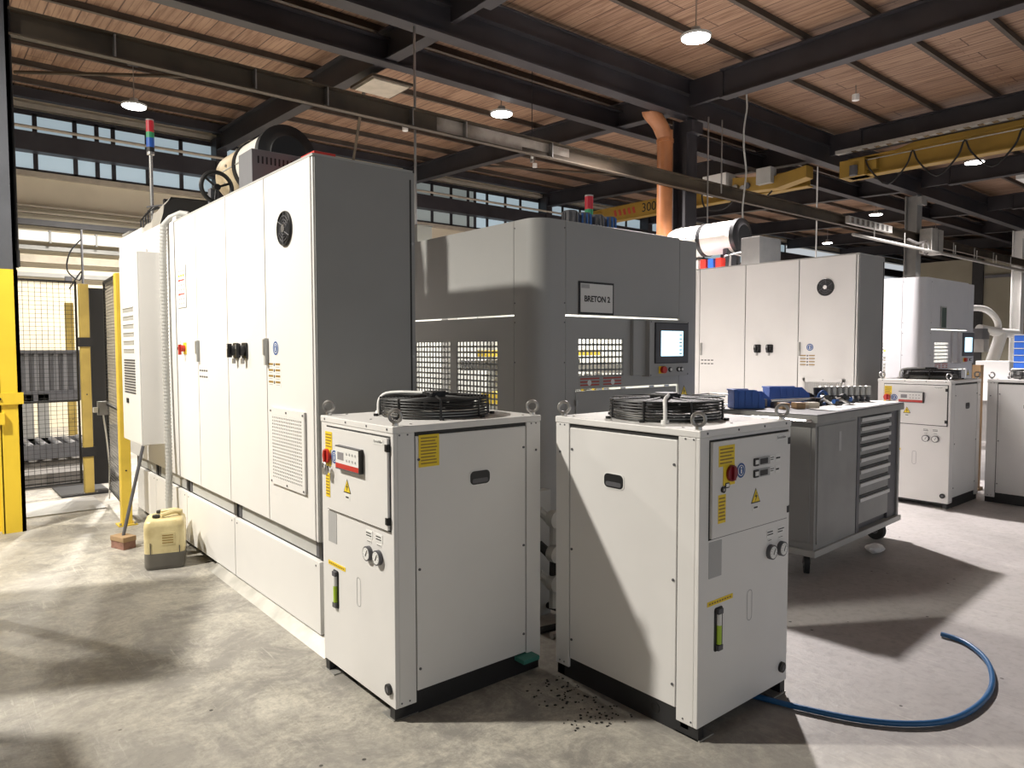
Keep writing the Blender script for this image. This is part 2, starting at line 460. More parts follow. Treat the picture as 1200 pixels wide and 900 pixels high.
    m = MB(); m.box(-.284, .324, F - .0008, F, .818, 1.227, 'seam'); m.box(-.276, .316, F - .013, F, .826, 1.219, 'paint')
    door = m.build('door', R, bevel=.002)
    Y = F - .013
    for zz in (1.178, .865):
        h = MB(); h.box(.300, .316, F - .0165, F - .012, zz - .015, zz + .015, 'black'); h.cyl((.318, F - .008, zz - .016), (.318, F - .008, zz + .016), .006, 'black', 10)
        h.build('hinge', door)
    dg = kind == 'digital'; s = -.09 if dg else 0
    plate(door, 'caution_label', -.272 if dg else -.237, -.20 if dg else -.125, 1.115, 1.20, Y, 'label_yellow', 5)
    k = MB(); k.box(max(-.205 + s, -.273), -.125 + s, Y - .004, Y, 1.035, 1.115, 'label_yellow')
    ms = k.build('main_switch', door)
    k = MB(); kc = 'red' if kind == 'digital' else 'dark_red'; k.cyl((-.155 + s, Y, 1.083), (-.155 + s, Y - .016, 1.083), .034, kc, 24); k.box(-.162 + s, -.148 + s, Y - .026, Y - .01, 1.055, 1.112, kc)
    k.build('knob', ms, bevel=.002)
    if kind == 'digital':
        k = MB(); k.ring((-.135 + s, Y - .03, 1.035), .018, .005, 'steel', 'y', 20); k.box(-.15 + s, -.12 + s, Y - .035, Y - .02, .998, 1.03, 'steel'); k.build('padlock', ms)
    else:
        k = MB(); k.prism(rrect(-.195, -.165, 1.024, 1.046, .006), 'y', Y - .006, Y, 'black'); k.box(-.19, -.17, Y - .007, Y, 1.029, 1.042, 'label_white'); k.build('tag', ms)
    info_sign(door, -.077 + s - (.008 if dg else 0), 1.085, Y)
    lk = -.255 if dg else -.207; k = MB(); k.cyl((lk, Y, 1.02), (lk, Y - .008, 1.02), .013, 'black', 20); k.cyl((lk, Y - .008, 1.02), (lk, Y - .0085, 1.02), .006, 'steel', 12); k.build('lock', door)
    plate(door, 'caution_label', -.272 if dg else -.237, -.228 if dg else -.185, .883, 1.0, Y, 'label_yellow', 7)
    plate(door, 'maker_label', .20, .285, 1.187, 1.21, Y, 'label_white')
    text('Eurochiller', 'lettering', door, .017, (.242, Y - .0018, 1.199), FY, 'ink', depth=.0002)
    if kind == 'digital':
        k = MB(); k.box(-.125, .105, Y - .02, Y, 1.045, 1.145, 'label_white'); k.box(-.125, .105, Y - .0205, Y, 1.045, 1.068, 'red')
        k.box(.100, .108, Y - .021, Y, 1.043, 1.147, 'black'); k.box(-.125, .108, Y - .021, Y, 1.04, 1.0455, 'dark_grey'); k.box(-.127, .108, Y - .021, Y, 1.144, 1.149, 'dark_grey')
        dp = k.build('controller', door)
        k = MB(); k.box(-.105, -.045, Y - .021, Y - .0195, 1.085, 1.12, 'lcd'); k.build('display', dp)
        k = MB()
        for i in range(4):
            for j in range(2): k.cyl((-.015 + i * .028, Y - .0195, 1.088 + j * .03), (-.015 + i * .028, Y - .0215, 1.088 + j * .03), .006, 'label_grey', 12)
        k.build('buttons', dp)
    else:
        for zz in (1.108, 1.058):
            k = MB(); k.prism(rrect(.018, .055, zz - .017, zz + .017, .006), 'y', Y - .006, Y, 'black'); k.box(.026, .05, Y - .0072, Y, zz - .009, zz + .009, 'label_white')
            k.box(.053, .142, Y - .006, Y, zz - .017, zz + .017, 'label_grey')
            dp = k.build('thermostat', door)
            k = MB(); k.box(.062, .122, Y - .0075, Y - .005, zz - .012, zz + .012, 'black'); k.build('display', dp)
            plate(door, 'small_label', .150, .185, zz - .010, zz + .016, Y, 'label_white', 2, 'ink')
            plate(door, 'small_label', .195, .235, zz - .016, zz + .019, Y, 'label_white', 1, 'ink')
    warn_tri(door, .04 + (-.09 if kind == 'digital' else 0), .96, Y, .036)
    # lower front features
    plate(R, 'rating_plate', -.278, -.19, .66, .81, F, 'label_grey', 0)
    g0 = .185 if kind != 'digital' else .13
    for i, gx in enumerate((g0, g0 + .088)):
        gauge(R, gx, .688, F)
        plate(R, 'small_label', gx - .03, gx + .03, .755, .79, F, 'label_white', 2, 'ink')
        plate(R, 'small_label', gx - .02, gx + .02, .735, .747, F, 'label_white', 1, 'ink')
    k = MB(); k.box(-.285, -.105, F - .0015, F, .545, .565, 'label_yellow')
    for i in range(9): k.box(-.275 + i * .018, -.263 + i * .018, F - .002, F, .551, .558, 'ink_soft')
    k.build('caution_strip', R)
    k = MB(); k.prism(rrect(-.236, -.176, .345, .53, .012), 'y', F - .001, F + .001, 'black')
    sg = k.build('level_gauge', R)
    k = MB(); k.cyl((-.206, F - .003, .375), (-.206, F - .003, .455), .012, 'green_fluid', 12); k.cyl((-.206, F - .003, .455), (-.206, F - .003, .502), .012, 'label_white', 12); k.build('sight_glass', sg)
    k = MB(); k.box(-.222, -.19, F - .014, F, .350, .372, 'dark_grey'); k.box(-.222, -.19, F - .014, F, .503, .525, 'dark_grey'); k.build('fittings', sg)
    k = MB(); o = rrect(.005, .045, .415, .552, .019); i_ = rrect(.009, .041, .419, .548, .015)
    n = len(o); k.add([(a, F - .0008, b) for a, b in o] + [(a, F - .0008, b) for a, b in i_], [(j, (j + 1) % n, n + (j + 1) % n, n + j) for j in range(n)], 'label_grey'); k.build('filler_knockout', R)
    k = MB(); k.cyl((.295, F, .13), (.295, F - .012, .13), .024, 'black', 20); k.cyl((.295, F - .012, .13), (.295, F - .014, .13), .012, 'dark_grey', 12); k.build('drain_plug', R)
    return R

ch_r = make_chiller('thermostat', 'white chiller unit with two small black thermostats on its shaded door', None, (2.72, 2.102, 0), 0)
ch_l = make_chiller('digital', 'white chiller unit with red-banded controller, orange label on its side, beside the large cabinets', None, (1.939, 2.952, 0), -PI / 2)
k = MB(); k.box(.246, .251, 0, 0, 0, 0, 'label_yellow')
# orange instruction sheet on the shaded side of the left unit (its local +x side faces world -y)
m = MB(); m.box(CW / 2 - .001, CW / 2 + .002, -.29, -.185, 1.085, 1.225, 'label_yellow')
for i in range(9): m.box(CW / 2 + .002, CW / 2 + .0026, -.28, -.2 + random.uniform(-.01, .005), 1.098 + i * .0138, 1.103 + i * .0138, 'ink_soft')
m.build('instruction_label', ch_l)
ch_3 = copy_tree(ch_l, dx=6.22, dy=.0, skip=('instruction_label',), label='white chiller unit with red-banded controller standing behind the tool cart')
ch_4 = copy_tree(ch_r, dx=6.10, dy=.0, label='white chiller unit cut by the picture edge, beyond the tool cart')
for c in (ch_r, ch_l, ch_3, ch_4): c['group'] = 'chiller units'
m = MB(); m.box(-.05, .05, -.08, .08, 0, .02, 'teal')
tag(m.build('teal_block', None, (2.245, 2.628, 0.078)), 'small teal plastic block stuck under the edge of the chiller side panel', 'block')

# ------------------------------------------------------------------ control cabinet (front faces -x; local x = 3.56 - Y)
def make_cabinet():
    R = thing('control_cabinet', 'tall off-white control cabinet with four doors and black round fan, beside two chillers', 'control cabinet', (1.62, 3.56, 0), -PI / 2)
    def lx(Y): return 3.56 - Y
    m = MB(); m.box(lx(6.16), lx(3.56) - .031, .03, .62, .56, 2.60, 'paint_cabinet'); m.box(lx(6.16), lx(3.595), .012, .029, .565, 2.595, 'seam')
    m.box(lx(3.56) - .03, lx(3.56) - .012, .004, .62, .56, 2.60, 'paint_cabinet'); m.box(lx(3.56) - .011, lx(3.56) - .007, .012, .61, .565, 2.595, 'seam')
    m.build('body', R, bevel=.003)
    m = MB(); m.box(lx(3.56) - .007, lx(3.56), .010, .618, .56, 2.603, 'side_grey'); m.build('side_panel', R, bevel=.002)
    m = MB(); m.box(lx(6.16), lx(3.565), .0, .61, 2.604, 2.616, 'mid_grey'); m.build('top_plate', R)
    m = MB()
    for z in (1.55, 2.2): m.cyl((.0, .6, z), (.006, .6, z), .008, 'steel', 10)
    m.box(-.004, .004, .585, .593, .6, 2.56, 'seam'); m.build('side_screws', R)
    ys = [3.593, 4.245, 4.935, 5.6, 6.15]
    D = []
    for i in range(4):
        m = MB(); m.box(lx(ys[i + 1]) + .005, lx(ys[i]) - .005, 0, .02, .563, 2.603, 'paint_cabinet'); D.append(m.build('door', R, bevel=.002))
    # handles
    for dd, Y in ((D[0], 4.225), (D[2], 5.57)):
        m = MB(); m.box(lx(Y) - .014, lx(Y) + .014, -.022, 0, 1.5, 1.66, 'mid_grey'); m.box(lx(Y) - .009, lx(Y) + .009, -.03, -.02, 1.56, 1.655, 'zinc'); m.build('handle', dd, bevel=.003)
    # round fan
    m = MB(); x, z = lx(3.93), 2.27
    m.cyl((x, 0, z), (x, -.008, z), .098, 'black', 36); m.ring((x, -.01, z), .092, .005, 'black', 'y'); m.ring((x, -.012, z), .07, .0025, 'dark_grey', 'y'); m.ring((x, -.012, z), .05, .0025, 'dark_grey', 'y'); m.ring((x, -.012, z), .034, .0025, 'dark_grey', 'y')
    for i in range(6):
        a = i * PI / 3; m.tube([(x + .02 * math.cos(a), -.012, z + .02 * math.sin(a)), (x + .09 * math.cos(a + .5), -.012, z + .09 * math.sin(a + .5))], .0035, 'dark_grey', 6)
    m.cyl((x, -.006, z), (x, -.018, z), .022, 'steel_bright', 20)
    m.build('cooling_fan', D[0], smooth=True)
    # vent grille
    x0, x1, z0, z1 = lx(4.175), lx(3.69), .80, 1.25
    m = MB(); m.box(x0, x1, -.004, .001, z0, z1, 'paint_cabinet')
    m.box(x0 + .03, x1 - .03, -.0055, -.003, z0 + .035, z1 - .045, 'seam')
    nx, nz = 17, 19
    gx = (x1 - x0 - .06) / nx; gz = (z1 - z0 - .08) / nz
    for i in range(nx + 1): m.box(x0 + .03 + i * gx - gx * .25, x0 + .03 + i * gx + gx * .25, -.014, -.004, z0 + .03, z1 - .04, 'paint_cabinet')
    for j in range(nz + 1): m.box(x0 + .03, x1 - .03, -.014, -.004, z0 + .035 + j * gz - gz * .22, z0 + .035 + j * gz + gz * .22, 'paint_cabinet')
    m.box(x0, x0 + .03, -.014, 0, z0, z1, 'paint_cabinet'); m.box(x1 - .03, x1, -.014, 0, z0, z1, 'paint_cabinet'); m.box(x0, x1, -.014, 0, z0, z0 + .03, 'paint_cabinet'); m.box(x0, x1, -.014, 0, z1 - .04, z1, 'paint_cabinet')
    for xx in (x0 + .015, (x0 + x1) / 2, x1 - .015):
        for zz in (z0 + .015, z1 - .018): m.cyl((xx, -.014, zz), (xx, -.018, zz), .006, 'dark_grey', 8)
    m.build('vent_grille', D[0])
    info_sign(D[0], lx(4.10), 1.60, 0, .045)
    m = MB(); m.box(lx(4.22), lx(4.03), -.0006, .001, 1.37, 1.52, 'paint_cabinet')
    for j in range(4):
        for i in range(2):
            a = lx(4.215) + i * .105; z = 1.50 - j * .035
            m.box(a, a + .07, -.001, 0, z, z + .012, 'ink_soft'); m.box(a + .005, a + .06, -.001, 0, z - .012, z - .008, 'label_grey')
        m.box(lx(4.135), lx(4.12), -.001, 0, 1.495 - j * .035, 1.512 - j * .035, 'ink')
    m.build('warning_text', D[0])
    # isolator switches on door 2
    for Y in (4.76, 4.60):
        m = MB(); x, z = lx(Y), 1.585
        m.prism(rrect(x - .045, x + .045, z - .05, z + .05, .015), 'y', -.012, 0, 'black'); m.cyl((x, -.012, z), (x, -.04, z), .034, 'black', 24)
        q = m.build('isolator_switch', D[1], bevel=.002)
        m = MB(); m.box(x - .012, x + .012, -.062, -.035, z - .045, z + .045, 'black'); m.box(x - .002, x + .002, -.0635, -.06, z + .01, z + .04, 'label_white'); m.build('switch_lever', q, bevel=.002)
        m = MB(); m.box(x - .006, x + .006, -.03, -.01, z - .085, z - .05, 'steel'); m.build('padlock_tab', q)
    # door 4 items: sign board, e-switch
    m = MB(); a, b, z0, z1 = lx(6.07), lx(5.86), 1.92, 2.24
    m.box(a, b, -.006, 0, z0, z1, 'label_white'); m.box(a - .004, b + .004, -.004, 0, z0 - .004, z1 + .004, 'mid_grey')
    for j, c_ in enumerate(('label_grey', 'label_yellow', 'ink_red', 'label_grey', 'label_grey', 'ink_red', 'label_grey', 'label_grey')):
        z = z1 - .03 - j * .036
        for i in range(3):
            if c_ == 'ink_red' and i: m.box(a + .02, b - .03, -.0066, 0, z - .012, z - .002, 'ink_red')
            else: m.box(a + .02 + i * .06, a + .06 + i * .06, -.0066, 0, z - .016, z, c_)
    m.build('notice_board', D[3])
    m = MB(); x, z = lx(5.93), 1.6
    m.box(x - .04, x + .04, -.004, 0, z - .045, z + .045, 'label_yellow'); m.cyl((x, 0, z), (x, -.035, z), .026, 'red', 20); m.box(x - .01, x + .01, -.05, -.03, z - .05, z + .03, 'red'); q = m.build('main_switch', D[3])
    m = MB(); x = lx(6.06); m.cyl((x, 0, 1.6), (x, -.02, 1.6), .012, 'black', 14); m.box(x - .012, x + .012, -.004, 0, 1.63, 1.66, 'label_white'); m.build('lock', D[3])
    m = MB(); m.box(lx(5.59), lx(5.37), -.0006, .001, 1.37, 1.46, 'paint_cabinet')
    for j in range(2):
        for i in range(4): m.box(lx(5.6) + .03 + i * .05, lx(5.6) + .065 + i * .05, -.001, 0, 1.43 - j * .045, 1.443 - j * .045, 'ink')
    m.build('warning_text', D[2])
    # plinth: band, lower panels, feet
    m = MB(); m.box(lx(7.63), lx(3.555), .035, .6, .46, .56, 'mid_grey'); m.build('plinth_band', R)
    m = MB()
    for Y in (3.56, 4.88, 6.0, 6.95):
        m.box(lx(Y + .04), lx(Y) - .001, .02, .05, .462, .556, 'black_steel'); m.box(lx(Y + .095), lx(Y + .04), .03, .05, .464, .554, 'dark_grey')
        m.box(lx(Y - .0), lx(Y - .055) if Y > 3.6 else lx(Y) - .002, .03, .05, .464, .554, 'dark_grey')
    m.build('joint_plates', R)
    yy = [3.545, 4.875, 5.983, 6.94, 7.63]
    for i in range(4):
        m = MB(); m.box(lx(yy[i + 1]) + .005, lx(yy[i]) - .005, .0, .03, .062, .455, 'paint_cabinet')
        m.cyl((lx(yy[i]) - .05, 0, .43), (lx(yy[i]) - .05, -.003, .43), .006, 'dark_grey', 8); m.cyl((lx(yy[i + 1]) + .05, 0, .43), (lx(yy[i + 1]) + .05, -.003, .43), .006, 'dark_grey', 8)
        m.build('lower_panel', R, bevel=.002)
    m = MB(); m.box(lx(7.6), lx(3.58), .045, .58, .05, .46, 'vent_grey'); m.box(lx(7.55), lx(3.6), .08, .56, 0.0, .05, 'black')
    m.build('base', R)
    return R
cab = make_cabinet()
cab2 = copy_tree(cab, dx=6.22, label='tall off-white control cabinet with round black fan, behind the tool cart')
cab['group'] = cab2['group'] = 'control cabinets'

def make_enclosure():
    R = thing('machine_enclosure', 'white sheet-metal machine housing continuing beyond the first control cabinet', 'machine housing', (1.62, 3.56, 0), -PI / 2)
    def lx(Y): return 3.56 - Y
    m = MB(); m.box(lx(8.15), lx(6.17), .02, .62, .57, 2.66, 'paint_cabinet'); m.box(lx(8.1), lx(7.7), .1, .6, 0, .57, 'dark_grey'); m.build('body', R, bevel=.003)
    for a, b, t in ((6.175, 6.30, 2.62), (6.305, 7.2, 2.64), (7.205, 8.15, 2.70)):
        m = MB(); m.box(lx(b), lx(a), -.0, .02, .565, t, 'paint_cabinet'); m.build('side_panel', R, bevel=.002)
    return R
enc = make_enclosure()

# wall-hung cooling unit on enclosure
R = thing('cooling_unit', 'tall narrow white cooling unit with side vents hung on the far end of the cabinets', 'cooling unit', (1.62, 3.56, 0), -PI / 2)
def lx(Y): return 3.56 - Y
m = MB(); m.box(lx(7.10), lx(6.46), -.20, 0, .80, 2.395, 'paint_cabinet'); m.build('casing', R, bevel=.004)
m = MB(); m.box(lx(7.10), lx(6.46), -.213, -.2, .802, 2.393, 'white_plastic'); fr = m.build('front_cover', R, bevel=.004)
m = MB()
for z in (1.93, 1.86, 1.79, 1.72, 1.65, 1.58):
    m.box(lx(7.0), lx(6.62), -.216, -.21, z - .018, z + .018, 'mid_grey'); m.box(lx(7.0) , lx(6.62), -.222, -.21, z + .013, z + .018, 'white_plastic')
for i in range(13):
    z = 1.50 - i * .023; m.box(lx(7.0), lx(6.6), -.216, -.21, z - .007, z + .007, 'dark_grey')
m.build('vent_slots', fr)
m = MB(); m.box(lx(6.93), lx(6.86), -.22, -.21, 1.13, 1.17, 'black'); m.build('display', fr)
m = MB()
for Y in (6.6, 6.8, 7.0): m.ring((lx(Y), -.1, 2.415), .015, .004, 'steel', 'y', 16)
m.build('lifting_eyes', R)

# corrugated hose running down beside cooling unit
pts = [(1.75, 6.22, 2.69), (1.70, 6.26, 2.70), (1.63, 6.30, 2.66), (1.585, 6.32, 2.60), (1.575, 6.32, 2.4), (1.575, 6.32, 1.6), (1.57, 6.29, 1.0), (1.56, 6.25, .6), (1.545, 6.22, .35), (1.54, 6.22, .03)]
m = MB(); m.tube(pts, .024, 'mid_grey', 12)
for i in range(3, 8):
    a, b = Vector(pts[i]), Vector(pts[i + 1]); n = int((b - a).length / .028)
    for j in range(n):
        p = a.lerp(b, j / n); q = a.lerp(b, (j + .45) / n); m.cyl(p, q, .0275, 'mid_grey', 12)
tag(m.build('conduit_hose', smooth=True), 'grey corrugated hose running down the cabinet fronts to the floor', 'hose')

# kick plate
m = MB(); m.add([(1.565, 3.39, .001), (1.575, 5.33, .001), (1.655, 5.30, .062), (1.645, 3.39, .062), (1.57, 3.39, -.0), (1.58, 5.33, -.0), (1.66, 5.30, .058), (1.65, 3.39, .058)], [(0, 1, 2, 3), (7, 6, 5, 4), (0, 4, 5, 1), (1, 5, 6, 2), (2, 6, 7, 3), (3, 7, 4, 0)], 'zinc')
tag(m.build('kick_plate'), 'long sloping light grey metal strip on the floor along the cabinet base', 'strip')

# ------------------------------------------------------------------ stone machine (world aligned, origin at its near corner)
def perforated(m, axis, pos, u0, u1, z0, z1, nu, nz, mat, t=.004, f=.32):
    gu = (u1 - u0) / nu; gz = (z1 - z0) / nz
    def b(a0, a1, c0, c1):
        if axis == 'x': m.box(pos, pos + t, a0, a1, c0, c1, mat)
        else: m.box(a0, a1, pos, pos + t, c0, c1, mat)
    for i in range(nu + 1): b(u0 + i * gu - gu * f / 2, u0 + i * gu + gu * f / 2, z0, z1)
    for j in range(nz + 1): b(u0, u1, z0 + j * gz - gz * f / 2, z0 + j * gz + gz * f / 2)
def make_machine():
    R = thing('stone_machine', 'grey enclosed stone machine with rounded corner and lit touch panel, marked by a sign', 'machine', (3.12, 3.48, 0))
    P = 'paint_machine'; t = .02
    H = 2.45
    # -x face : y from .24 to 2.9 ; coordinates local
    m = MB(); m.box(0, t, .245, 1.75, 1.824, H, P); m.build('upper_panel', R, bevel=.003)
    m = MB(); m.box(0, t, 1.755, 2.9, 1.824, H, P); m.build('upper_panel', R, bevel=.003)
    m = MB()
    m.box(0, t, .245, .4219, .1, 1.812, P); m.box(0, t, .914, .994, .951, 1.649, P); m.box(0, t, 1.4861, 2.9, .1, 1.812, P)
    m.box(0, t, .422, 1.486, 1.65, 1.812, P); m.box(0, t, .422, 1.486, .1, .95, P)
    lp = m.build('lower_panel', R)
    for a, b in ((.422, .914), (.994, 1.486)):
        m = MB(); perforated(m, 'x', .004, a, b, .95, 1.65, 12, 17, P); m.build('mesh_window', lp)
    # corner column
    o = [(t, .24), (0, .24)] + [(x, y) for x, y in arc(.13, .13, .13, 180, 270, 10)] + [(.248, 0), (.248, t)] + [(x, y) for x, y in arc(.13, .13, .11, 270, 180, 10)]
    m = MB(); m.prism(o, 'z', .1, H, P); m.build('corner_panel', R, smooth=True)
    m = MB()
    for z in (.6, 1.5, 1.77, 1.90, 2.4): m.cyl((0, .232, z), (-.003, .232, z), .005, 'dark_grey', 8); m.cyl((.24, 0, z), (.24, -.003, z), .005, 'dark_grey', 8)
    m.build('screws', R)
    # -y face
    m = MB(); m.box(.254, 1.482, 0, t, 1.824, H, P); m.build('upper_panel', R, bevel=.003)
    m = MB(); m.box(1.486, 1.70, 0, t, .1, H - .01, P); m.build('end_panel', R, bevel=.003)
    m = MB()
    m.box(.254, .373, 0, t, 1.315, 1.812, P); m.box(.833, 1.482, 0, t, 1.315, 1.812, P); m.box(.373, .833, 0, t, 1.665, 1.812, P); m.box(.373, .833, 0, t, 1.315, 1.36, P)
    m.box(.254, .34, 0, t, .1, 1.314, P); m.box(.3401, 1.482, 0, t, .1, .16, P)
    fp = m.build('lower_panel', R)
    m = MB(); perforated(m, 'y', .004, .373, .833, 1.40, 1.665, 12, 6, P); m.build('mesh_window', fp)
    m = MB(); m.box(.373, .833, -.001, t - .001, 1.361, 1.40, P); m.box(.38, .826, -.0018, .001, 1.325, 1.40, P)
    for i in range(3):
        for j in (0, 1): m.box(.39 + j * .23, .58 + j * .23, -.0025, 0, 1.335 + i * .022, 1.345 + i * .022, 'ink_red')
    m.cyl((.48, -.001, 1.355), (.48, -.003, 1.355), .02, 'label_white', 12); m.cyl((.72, -.001, 1.355), (.72, -.003, 1.355), .02, 'label_white', 12)
    m.build('warning_text', fp)
    m = MB(); m.box(.345, 1.45, -.006, t - .004, .165, 1.30, P); lowd = m.build('hatch', R, bevel=.004)
    for z in (1.22, 1.10, .5):
        m = MB(); m.box(.335, .35, -.02, -.004, z - .02, z + .02, 'steel'); m.build('hinge', lowd)
    for x in (.55, .62, .8, 1.12, 1.3):
        m = MB(); m.box(x, x + .05, -.012, -.004, 1.302, 1.314, 'steel_bright'); m.build('latch', lowd)
    # other walls, inner bright lining
    m = MB(); m.box(1.68, 1.70, t, 2.9, .1, H - .01, 'white_plastic'); m.box(0.02, 1.70, 2.88, 2.9, .1, H, 'white_plastic'); m.box(.03, 1.68, .03, 2.88, .1, .13, 'mid_grey'); m.build('rear_walls', R)
    m = MB(); m.box(.05, 1.66, .05, 2.8, 0, .1, 'black_steel'); m.build('base', R)
    m = MB(); m.box(.03, 1.68, .45, 1.35, H - .03, H - .008, P); m.build('roof_panel', R)
    # works inside, seen through the mesh
    m = MB()
    m.box(.25, 1.5, 1.1, 1.22, 1.42, 1.50, 'dark_grey'); m.box(.3, 1.6, .9, 1.0, 1.15, 1.25, 'yellow'); m.box(.3, 1.6, .95, 1.05, 1.53, 1.58, 'yellow')
    m.box(1.1, 1.2, .3, 2.7, 1.40, 1.47, 'steel'); m.box(.6, .72, 1.2, 1.32, .13, 1.7, 'mid_grey'); m.box(.4, .5, 1.6, 1.7, .13, 2.2, 'steel'); m.box(.9, 1.4, 1.5, 2.1, .8, 1.5, 'white_plastic')
    for i in range(5): m.cyl((.9 + i * .13, .8, 1.05), (.9 + i * .13, .8, 1.38), .035, 'steel', 12)
    for i in range(6): m.box(.3, 1.55, .5 + i * .12, .54 + i * .12, .85, .9, 'dark_grey')
    m.build('cutting_works', R)
    m = MB(); m.box(.3, 1.5, .35, .40, 2.30, 2.34, 'added_tube_glow'); m.box(.3, 1.5, 2.0, 2.05, 2.30, 2.34, 'added_tube_glow'); m.build('added_lamp_tubes', R)  # tubes and area light added inside, brighten the works behind the mesh
    ld = bpy.data.lights.new('inside_light', 'AREA'); ld.shape = 'RECTANGLE'; ld.size = 1.1; ld.size_y = 1.6; ld.energy = 60; ld.color = (1, .97, .88)
    lo = bpy.data.objects.new('added_inside_light', ld); COL.objects.link(lo); lo.parent = R; lo.location = (.85, 1.2, 2.29)
    # operator panel
    m = MB(); m.box(.91, 1.075, -.03, 0, 1.395, 1.80, P); m.build('cable_box', R, bevel=.003)
    m = MB(); m.box(1.045, 1.52, -.07, -.001, 1.385, 1.80, P)
    for x in (1.06, 1.505):
        for z in (1.395, 1.79): m.cyl((x, -.07, z), (x, -.073, z), .006, 'dark_grey', 8)
    pb = m.build('operator_panel', R, bevel=.004)
    m = MB(); m.box(1.105, 1.50, -.08, -.07, 1.485, 1.782, 'dark_grey'); m.box(1.10, 1.505, -.074, -.07, 1.48, 1.787, 'black'); fr = m.build('touch_screen', pb, bevel=.003)
    m = MB(); m.box(1.165, 1.43, -.0815, -.079, 1.535, 1.725, 'screen')
    for i in range(6): m.box(1.385, 1.415, -.0822, -.0815, 1.55 + i * .028, 1.557 + i * .028, 'ink')
    m.build('display', fr)
    m = MB(); m.box(1.15, 1.23, -.074, -.07, 1.405, 1.46, 'label_yellow'); m.cyl((1.19, -.07, 1.433), (1.19, -.10, 1.433), .026, 'red', 20); m.build('emergency_stop', pb)
    for x in (1.285, 1.385, 1.425):
        m = MB(); m.cyl((x, -.07, 1.433), (x, -.078, 1.433), .018, 'black', 16); m.cyl((x, -.078, 1.433), (x, -.084, 1.433), .011, 'white_plastic', 16); m.build('push_button', pb)
    warn_tri(R, 1.555, 1.255, 0, .045, False)
    return R
mach = make_machine()
mach2 = copy_tree(mach, dx=6.25, label='lamp-lit grey enclosed stone machine in the further line, beyond the second control cabinet')
mach['group'] = mach2['group'] = 'stone machines'
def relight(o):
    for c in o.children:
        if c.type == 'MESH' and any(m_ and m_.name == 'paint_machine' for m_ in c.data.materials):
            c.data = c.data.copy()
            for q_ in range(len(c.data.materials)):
                if c.data.materials[q_].name == 'paint_machine': c.data.materials[q_] = MATS['paint_machine_lit']
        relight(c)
relight(mach2)  # lighter paint stands in for stronger lamp light on the further machine
# sign board
R = thing('machine_sign', 'black-framed white paper sign reading BRETON 2 on the grey machine', 'sign', (3.49, 3.478, 1.83))
m = MB(); m.box(0, .35, -.006, 0, 0, .225, 'black'); m.build('frame', R)
m = MB(); m.box(.014, .336, -.008, -.005, .014, .211, 'paper'); m.box(.02, .10, -.0088, -.008, .178, .205, 'label_grey'); m.build('paper', R)
text('BRETON 2', 'lettering', R, .056, (.178, -.0085, .105), FY, 'ink', depth=.0004, bold=.0018)
R = thing('notice_holder', 'small dark glossy notice holder on the further stone machine', 'notice', (9.90, 3.476, 1.83))
m = MB(); m.box(0, .18, -.008, 0, 0, .28, 'mid_grey'); m.build('frame', R)
m = MB(); m.box(.015, .165, -.010, -.007, .015, .265, 'sign_glass'); m.build('notice_sheet', R)

# ------------------------------------------------------------------ dust drums on top, vent boxes etc.
def make_drum(label, rear='beige_tank'):
    R = thing('extraction_drum', label, 'extraction drum', (2.25, 5.42, 3.08))
    r = .215
    m = MB(); m.lathe([(0, .0), (r, .0), (r, .53), (0, .53)], (0, 0, 0), 'drum_white', 'y', 40); m.build('barrel', R, smooth=True)
    m = MB(); m.lathe([(0, .535), (r, .535), (r, 1.0), (.19, 1.08), (.1, 1.12), (0, 1.13)], (0, 0, 0), rear, 'y', 40)
    for q in range(10): m.cyl((r * math.cos(q * .6), .62 + .1 * (q % 4), r * math.sin(q * .6)), ((r + .012) * math.cos(q * .6), .62 + .1 * (q % 4), (r + .012) * math.sin(q * .6)), .012, 'steel', 8)
    m.build('rear_barrel', R, smooth=True)
    m = MB(); m.lathe([(0, -.06), (.14, -.06), (.15, -.05), (r * .86, -.04), (r + .015, -.03), (r + .018, .03), (r, .03)], (0, 0, 0), 'black', 'y', 40); m.build('end_cap', R, smooth=True)
    m = MB(); m.lathe([(r, .50), (r + .012, .50), (r + .012, .56), (r, .56)], (0, 0, 0), 'black', 'y', 40); m.build('clamp_band', R)
    for a_ in (.1, .8):
        m = MB(); m.box(-.16, .16, a_, a_ + .06, -.463, -.17, 'dark_grey'); m.build('cradle', R)
    m = MB(); m.tube([(-r - .002, .1, 0), (-r - .002, .95, 0)], .005, 'mid_grey', 6); m.build('seam_strip', R)
    return R
drum = make_drum('white extraction drum with big black end cap on top of the first cabinets')
drum2 = copy_tree(drum, dx=6.22, label='white extraction drum with black end cap beside the brown pipe')
drum['group'] = drum2['group'] = 'extraction drums'
for c in drum2.children:
    if c.name.startswith('rear_barrel'): c.data = c.data.copy(); c.data.materials[0] = MATS['drum_white']
R = thing('vent_box', 'dark grey slotted metal box on the cabinet roof before the drum', 'vent box', (1.83, 5.0, 2.615))
m = MB(); m.box(0, .5, 0, .26, 0, .365, 'vent_grey'); m.build('casing', R, bevel=.004)
m = MB()
for i in range(14): m.box(.04 + i * .03, .052 + i * .03, -.002, .0, .27, .32, 'black')
m.build('slots', R)
R2 = copy_tree(R, dx=6.25, dy=-.1, label='light metal box on the further cabinet roof beside the drum', skip=('slots',))
for c in R2.children:
    c.data = c.data.copy(); c.data.materials[0] = MATS['steel']
